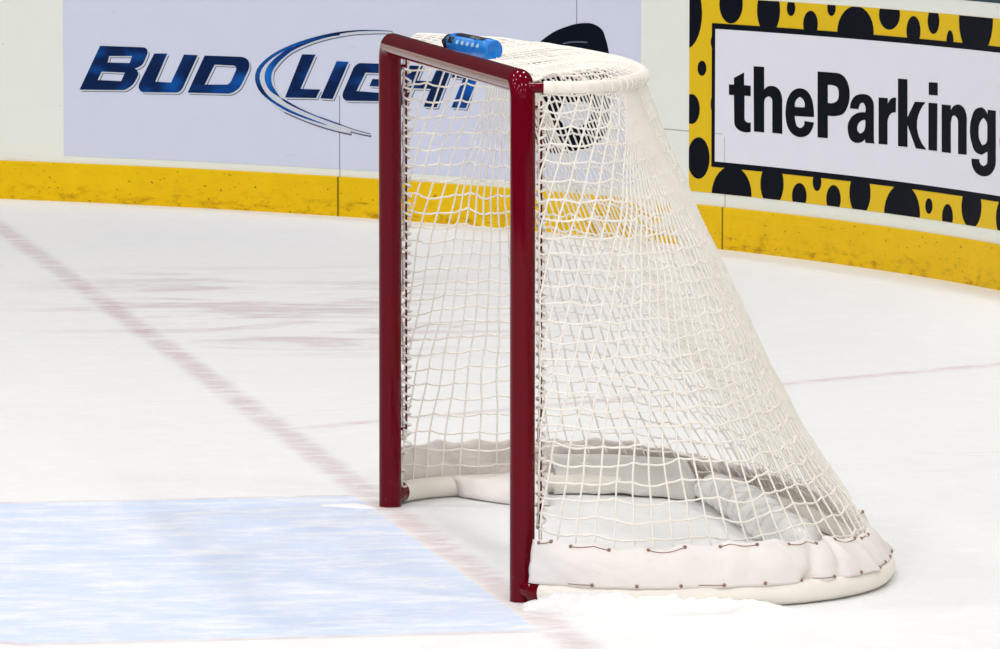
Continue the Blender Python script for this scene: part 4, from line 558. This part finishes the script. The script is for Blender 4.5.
# corner lengths: where the side net hands over to the back net
CT, CB = .44, 1.30
def sag(a_frac, v):
    """how far the net hangs in from the straight line between the rails"""
    return .045*math.sin(PI*min(1, v*1.02))*a_frac
def S(at, ab, v, inset=0.0):
    """ruled surface between top rail (v=0) and base rail (v=1)"""
    p = TOP.at(at).lerp(BASE.at(ab), v)
    return p
def nz(p, f, k):
    return Vector((noise.noise(p*f+Vector((k, 0, 0))), noise.noise(p*f+Vector((0, k, 7))), noise.noise(p*f+Vector((3, 5, k)))))
CORD = .0027
def net_point(ft, fb, v, far):
    """ft, fb: arc positions on top/base rail measured from the near post; far=True measures from the far post"""
    if far: ft, fb = TOP.len-ft, BASE.len-fb
    a = TOP.at(ft); b = BASE.at(fb)
    p = a.lerp(b, v)
    d = b-a
    fr = min(1.0, max(0.0, (d.length-.1)/.45))
    if d.length > 1e-6: p -= d.normalized()*sag(fr, v)
    z = ZT + (ZB-ZT)*v
    q = Vector((p.x, p.y, z))
    w = min(1.0, 6*v, 8*(1-v))
    q += nz(q, 2.2, 11 if far else 3)*.022*w + nz(q, 9, 2)*.006*w
    return q
def side_net(far):
    mb = MB()
    cols = []
    nfree, ngath = 9, 22
    for c in range(nfree+ngath+1):
        if c <= nfree: xt = .036*c
        else: xt = .036*nfree + (CT-.036*nfree)*((c-nfree)/ngath)
        xb = -.42 + (CB+.42)*c/(nfree+ngath)
        cols.append((xt, xb))
    def pt(c, v):
        xt, xb = cols[c]
        a = xt*(1-v)+xb*v                      # arc distance from the post at this height
        if a < 0: return None
        lt = CT*(1-v)+CB*v
        w = a/lt
        if w > 1: w = 1
        q = net_point(w*CT, w*CB, v, far)
        if a < .03: q.x = max(q.x, .038)
        q.x = max(q.x, .036)
        return q
    NV = 29
    jit = {}
    def vrow(r, c):
        base = (r+.4)/NV
        # rows step up and down a little from knot to knot and drift along the sheet
        j = .010*noise.noise(Vector((c*.33, r*.21, 5 if far else 1))) + .0035*math.sin(c*2.1+r*1.3)
        j += -.006*(c-6)/10.0*math.sin(r*.35+1.0)
        return min(.985, max(.004, base+j))
    for c in range(len(cols)):
        path = []
        for r in range(-1, NV):
            v = 0.0 if r < 0 else vrow(r, c)
            for vv in ((v,) if r < 0 else ((v+ (path_v if path else v))/2, v)):
                p = pt(c, vv)
                if p is not None: path.append(p)
            path_v = v
        if len(path) > 1: mb.tube(path, CORD, 5)
    for r in range(NV):
        path = []; first = True
        for c in range(len(cols)):
            v = vrow(r, c); p = pt(c, v)
            if p is None: continue
            if first:
                y = GW if far else 0
                path.append(Vector((.044, y, p.z+.004))); first = False
            if path and c > 0:
                m = (path[-1]+p)/2; m.z -= .0022 + .002*noise.noise(Vector((c, r, 9)))
                path.append(m)
            path.append(p)
        if len(path) > 1: mb.tube(path, CORD, 5)
    return mb.build('side_netting', M['cord'], goal)
side_net(False); side_net(True)
def back_net():
    mb = MB(); NC, NV = 49, 29
    def pt(c, v):
        f = c/NC
        # cords bunch into a few gathers between the rails
        g = f + .010*math.sin(f*PI*6)*math.sin(PI*v)
        return net_point(CT+(TOP.len-2*CT)*g, CB+(BASE.len-2*CB)*g, v, False)
    def vrow(r, c): return min(.985, (r+.4)/NV + .006*noise.noise(Vector((c*.4, r*.3, 20))) + .003*math.sin(c*1.9+r))
    for c in range(NC+1):
        path = [pt(c, 0)]
        for r in range(NV): path.append(pt(c, vrow(r, c)))
        mb.tube(path, CORD, 5)
    for r in range(NV):
        path = []
        for c in range(NC+1):
            p = pt(c, vrow(r, c))
            if path:
                m = (path[-1]+p)/2; m.z -= .0022; path.append(m)
            path.append(p)
        mb.tube(path, CORD, 5)
    return mb.build('back_netting', M['cord'], goal)
back_net()
def top_net():
    mb = MB(); NC, NV = 42, 12
    def pt(f, u):
        a = Vector((.022, .03+(GW-.06)*f, 0)); b = TOP.at(.10+(TOP.len-.20)*f)
        p = a.lerp(b, u); z = 1.2475 + (ZT+.019-1.2475)*u + .019*math.sin(PI*u*u)
        q = Vector((p.x, p.y, z)); q += nz(q, 7, 4)*.007*math.sin(PI*min(1, u)) ; return q
    for c in range(NC+1):
        mb.tube([pt(c/NC, u/20) for u in range(21)], .0023, 5)
    for r in range(1, NV):
        path = []
        for c in range(2*NC+1):
            u = r/NV + .012*noise.noise(Vector((c*.3, r, 3)))
            p = pt(c/(2*NC), u)
            path.append(p)
        mb.tube(path, .0023, 5)
    return mb.build('top_netting', M['cord'], goal)
top_net()
# cord lashing: spiral round the lacing rods and the top rail
mb = MB()
for y, sg in ((0, 1), (GW, -1)):
    path = []; n = 40*10
    for i in range(n+1):
        z = .17 + (1.20-.17)*i/n; a = 2*PI*i/10 + .6*math.sin(i*.37)
        path.append((.046+.0105*math.cos(a), y+sg*.0105*math.sin(a), z))
    mb.tube(path, .0032, 5)
lens = TOP.len-.14; nw = int(lens/.038)
for k in range(nw+1):
    a = .07+lens*k/nw; p = TOP.at(a); d = (TOP.at(a+.01)-TOP.at(a-.01)).normalized(); n_ = Vector((-d.y, d.x, 0))
    ring = [p+Z3*ZT+d*(.012*j/10)+(n_*math.cos(2*PI*j/10)+Z3*math.sin(2*PI*j/10))*.0178 for j in range(11)]
    mb.tube(ring, .0026, 5)
# along the crossbar the top net is tied behind the tube
path = []
n = 46*8
for i in range(n+1):
    a = 2*PI*i/8; path.append((.030+.006*math.cos(a), .05+(GW-.10)*i/n, 1.262+.006*math.sin(a)))
mb.tube(path, .0022, 5)
mb.build('net_lashing', M['cord'], goal)

# canvas skirt round the base
SKZ = .158
def skirt_point(a, t):
    """a: arc on base rail; t: 0 top edge .. 1 bottom edge"""
    B = BASE.at(a); n = BASE.normal(a)
    vtop = (ZT-SKZ)/(ZT-ZB)
    T = TOP.at(CT*a/CB if a < CB else (TOP.len-CT*(BASE.len-a)/CB if a > BASE.len-CB else CT+(TOP.len-2*CT)*(a-CB)/(BASE.len-2*CB)))
    top = T.lerp(B, vtop+.012)
    endf = min(1, a/.16, (BASE.len-a)/.16)
    bulge = .008*math.sin(PI*t)*endf
    p = top.lerp(B+n*(.022-.009*min(1, max(0, (min(a, BASE.len-a)-.75)/.4))), t) + n*(bulge+.008*(1-t))
    zt = SKZ - .030*min(1, max(0, (min(a, BASE.len-a)-.75)/.4)) + .012*noise.noise(Vector((a*4, 1, 0)))*endf - .010*abs(math.sin(a*PI/.115))*endf
    z = zt + (.052-zt)*t
    q = Vector((p.x, p.y, z))
    # wrinkles: slanting folds pulled from the laced holes
    fold = 0
    for k, (a0, sl, amp, w) in enumerate(FOLDS):
        x = (a-a0-sl*t)/w
        fold += amp*math.exp(-x*x)*(.35+.65*t if k % 2 else 1-.5*t)
    q += n*(fold*endf + .010*noise.noise(Vector((a*7, t*1.5, 2)))*endf + .0035*noise.noise(Vector((a*24, t*5, 8))))
    return q
rf = random.Random(11); FOLDS = []
x = .25
while x < 4.0:
    FOLDS.append((x, rf.uniform(-.10, .12), rf.uniform(-.030, .020)*(1 if x > .5 else .35), rf.uniform(.014, .032))); x += rf.uniform(.085, .16)
mb = MB(); NA, NT_ = 420, 12
mb.grid([[skirt_point(.052+(BASE.len-.104)*i/NA, j/NT_) for j in range(NT_+1)] for i in range(NA+1)])
sk = mb.build('base_skirt', M['canvas'], goal)
md = sk.modifiers.new('thick', 'SOLIDIFY'); md.thickness = .004; md.offset = 0
# rust-brown laces: holes along the two hems and stitches between them
def knot(a, t):
    p = skirt_point(a, t); n = BASE.normal(a)
    k = MB()
    c = p+n*.003
    pr = []
    d = Vector((-n.y, n.x, 0))
    for j, (rr, h) in enumerate(((.0046, -.004), (.0046, .0010), (.0030, .003), (.0001, .0035))):
        pr.append([c+n*h+(d*math.cos(2*PI*i/10)+Z3*math.sin(2*PI*i/10))*rr for i in range(11)])
    k.grid(pr); return k
tops = []; a = .075
i = 0
while a < BASE.len-.05:
    tops.append(a); a += (.04, .055, .097, .097, .092)[i] if i < 5 else (.092 if i % 2 else .10); i += 1
for i, a in enumerate(tops):
    knot(a, .06).build('lace_knot', M['rust'], goal)
    if i+1 < len(tops) and i % 2 == 0 and i != 2 or i in (2,):
        b = tops[min(i+1, len(tops)-1)]
        mbL = MB(); mbL.tube([skirt_point(a+(b-a)*j/8, .06)+BASE.normal(a)*(.004) - Z3*.002*math.sin(PI*j/8) for j in range(9)], .0012, 5)
        mbL.build('skirt_lace', M['rust'], goal)
a = .22
low = []
while a < BASE.len-.15:
    low.append(a); a += .102
for i, a in enumerate(low):
    knot(a, .93).build('lace_knot', M['rust'], goal)
    if i % 3 == 0 and i+1 < len(low):
        b = a-.06
        mbL = MB(); mbL.tube([skirt_point(a+(b-a)*j/6, .93)+BASE.normal(a)*.004 for j in range(7)], .0010, 5)
        mbL.build('skirt_lace', M['rust'], goal)

# inside: grey lining over the far rail, a loose flap and a crumpled roll of sheeting along the back
mb = MB(); LA = [BASE.len-1.03+.46*i/40 for i in range(41)]
rows = []
for i, a in enumerate(reversed(LA)):
    B_ = BASE.at(a); n = BASE.normal(a); f = i/40
    row = []
    for j in range(9):
        t = j/8; s_ = skirt_point(a, min(1, t*.86))
        z = .112*(1-t)+.006*t
        p = s_ - n*(.014 + .046*max(0, t-.45)/.55)
        p.z = z + .006*noise.noise(Vector((a*9, t, 4)))
        p -= n*.008*noise.noise(Vector((a*8, t*2, 6)))
        p += (BASE.at(a+.01)-BASE.at(a-.01)).normalized()*(.03*(1-t) if i == 0 else 0)*-1
        row.append(p)
    rows.append(row)
mb.grid(rows)
o = mb.build('inner_lining', M['lining'], goal); o['label'] = 'grey lining inside the far skirt'
md = o.modifiers.new('thick', 'SOLIDIFY'); md.thickness = .004
mb = MB(); rows = []
for i in range(13):
    f = i/12; row = []
    for j in range(9):
        g = j/8
        top = Vector((.20+.25*f, 2.045+.015*f, .060+.012*f)); bot_ = Vector((.215+.21*f, 2.03-.16*f-.10*math.sin(PI*f*.8), .006))
        p = top.lerp(bot_, g); p.z += .012*math.sin(PI*g) + .006*noise.noise(Vector((f*5, g*4, 1)))*(1-g); row.append(p)
    rows.append(row)
mb.grid(rows); o = mb.build('skirt_flap', M['canvas'], goal); md = o.modifiers.new('thick', 'SOLIDIFY'); md.thickness = .004
mb = MB(); rows = []
rp = Curve(catmull([Vector(p) for p in ((.84, 1.83, 0), (.875, 1.70, 0), (.872, 1.44, 0), (.862, 1.17, 0), (.850, .86, 0), (.86, .62, 0))]))
for i in range(91):
    a = rp.len*i/90; p = rp.at(a); d = (rp.at(a+.01)-rp.at(a-.01)).normalized(); q = Vector((d.y, -d.x, 0))
    e = math.sqrt(max(.02, min(1, a/.12, (rp.len-a)/.12)))
    row = []
    for k in range(25):
        th = 2*PI*k/24; cc = Vector((math.cos(th), math.sin(th), 0))
        r_ = 1 + .28*noise.noise(Vector((a*13, cc.x*1.3, cc.y*1.3))) + .12*noise.noise(Vector((a*40, cc.x*2.5, cc.y*2.5)))
        row.append(p + q*(.062*cc.x*r_*e) + Z3*(.044 + .046*cc.y*r_*e))
    rows.append(row)
mb.grid(rows)
o = mb.build('sheeting_roll', M['sheeting'], goal); o['label'] = 'crumpled shiny white sheeting along the back rail'

# ------------------------------------------------------------------ bottle on the net
P1 = Vector((.123, 1.02, 1.2735)); P0 = Vector((.027, 1.252, 1.2885))
ax = (P0-P1).normalized()
bot = empty('water_bottle', P1, 'blue plastic bottle lying on top of the net behind the crossbar', 'bottle')
X = ax.cross(Z3).normalized(); Y = X.cross(ax)
def lathe(mb, prof, n=32, m=0, a0=0, a1=2*PI):
    rows = []
    for h, r in prof:
        rows.append([ax*h + (X*math.cos(a0+(a1-a0)*k/n)+Y*math.sin(a0+(a1-a0)*k/n))*r for k in range(n+1)])
    mb.grid(rows, m)
mb = MB(); lathe(mb, [(.007, .0), (.005, .014), (.0, .020), (.001, .0245), (.007, .0275), (.02, .0282), (.06, .0282), (.064, .0272), (.070, .0272), (.074, .0282), (.17, .0282), (.188, .0265), (.198, .021), (.200, .0)])
mb.build('bottle_body', M['bottle'], bot)
mb = MB(); lathe(mb, [(.194, .0), (.194, .0205), (.197, .0215), (.214, .0215), (.218, .019), (.222, .011), (.238, .009), (.243, .006), (.243, .0)])
mb.build('bottle_cap', M['bdark'], bot)
up_a = PI/2
mb = MB(); lathe(mb, [(.030, .0283), (.030, .0288), (.165, .0288), (.165, .0283)], 16, 0, up_a-.55, up_a+.62); mb.build('bottle_label', M['bdark'], bot)
mb = MB()
SIDE = up_a + 1.30
for h in (.040, .064, .088, .112, .136):
    rows = [[ax*(h+dh) + (X*math.cos(a)+Y*math.sin(a))*.0288 for a in (SIDE-.30*w, SIDE, SIDE+.16*w)] for dh, w in ((-.007, .15), (-.003, .8), (.0, 1), (.003, .8), (.007, .15))]
    mb.grid(rows)
lathe(mb, [(.158, .0283), (.158, .0288), (.182, .0279), (.182, .0275)], 10, 1, SIDE-.5, SIDE+.15)
mb.build('bottle_print', [M['blight'], M['bdark']], bot)

# ------------------------------------------------------------------ shaved ice banked round the base
def bank(name, path, w, h, seed, label, nrm=None):
    """low crumbly ridge of snow following a path"""
    mb = MB(); c = Curve([Vector(p) for p in path]); n = int(c.len/.008); K = 18
    rows = []
    for i in range(n+1):
        a = c.len*i/n; p = c.at(a); d = (c.at(a+.01)-c.at(a-.01)).normalized(); q = Vector((d.y, -d.x, 0))
        e = min(1, a/.06, (c.len-a)/(.06 if c.len < .5 else .25))
        row = []
        for k in range(K+1):
            u = -1+2*k/K
            ww = w*(.75+.5*noise.noise(Vector((a*5, seed, u))))
            pos = p+q*u*ww
            hh = h*(1-u*u)*(.70+.45*noise.noise(Vector((pos.x*9, pos.y*9, seed)))+.16*noise.noise(Vector((pos.x*45, pos.y*45, seed+3)))+.08*noise.noise(Vector((pos.x*130, pos.y*130, seed+7))))*math.sqrt(max(0, e))
            row.append(Vector((pos.x, pos.y, max(-.003, hh-.003))))
        rows.append(row)
    mb.grid(rows)
    o = mb.build(name, M['snow'])
    return tag(o, label, 'snow', kind='stuff')
near = [BASE.at(.09+.012*i)+BASE.normal(.09+.012*i)*.052 for i in range(50)]
bank('shaved_ice', near, .078, .060, 1, 'low bank of shaved ice along the bottom of the near skirt')
bank('shaved_ice', [(-.012, -.088, 0), (.02, -.074, 0), (.055, -.115, 0)], .026, .032, 2, 'small heap of shaved ice at the foot of the near red post')
bank('shaved_ice', [(-.19, GW+.05, 0), (-.14, GW+.04, 0), (-.09, GW-.005, 0), (-.045, GW-.055, 0)], .04, .016, 5, 'small heap of shaved ice at the foot of the far red post')

# ------------------------------------------------------------------ light: the arena's ceiling lamps, plus an added fill row
w = bpy.data.worlds.new('World'); sc.world = w; w.use_nodes = True
bg = w.node_tree.nodes['Background']; bg.inputs[0].default_value = (.90, .95, 1.0, 1); bg.inputs[1].default_value = .06
k = 0
for ix, x in enumerate((-19, -13, -7, -1, 5)):
    for iy, y in enumerate((-19, -12, -5, 2.5, 10)):
        li = bpy.data.lights.new('arena_and_fill_lamp', 'AREA'); li.shape = 'DISK'; li.size = 1.1
        li.energy = 250; li.color = (1.0, .985, .965)
        lo = bpy.data.objects.new('arena_and_fill_lamp', li); lo.location = (x+.4*(iy % 2), y, 11.5); col.objects.link(lo)

for x in (-18, -12, -6, 0, 6):      # added fill row behind the camera, brightens the net, skirt and boards
    li = bpy.data.lights.new('arena_and_fill_lamp', 'AREA'); li.shape = 'DISK'; li.size = 1.1
    li.energy = 1500; li.color = (1.0, .985, .965)
    lo = bpy.data.objects.new('arena_and_fill_lamp', li); lo.location = (x, -33, 11.5); col.objects.link(lo)

# ------------------------------------------------------------------ camera
cam = bpy.data.cameras.new('camera'); cam.sensor_width = 36; cam.lens = LENS; cam.clip_end = 200; cam.clip_start = .5
co = bpy.data.objects.new('camera', cam); col.objects.link(co)
R3 = Matrix(CAM_AXES).transposed()
co.matrix_world = Matrix.Translation(Vector(CAM_LOC)) @ R3.to_4x4()
sc.camera = co
vs = sc.view_settings
sc.display_settings.display_device = 'sRGB'
vs.view_transform = 'Standard'; vs.look = 'None'; vs.exposure = 0; vs.gamma = 1; vs.use_curve_mapping = False
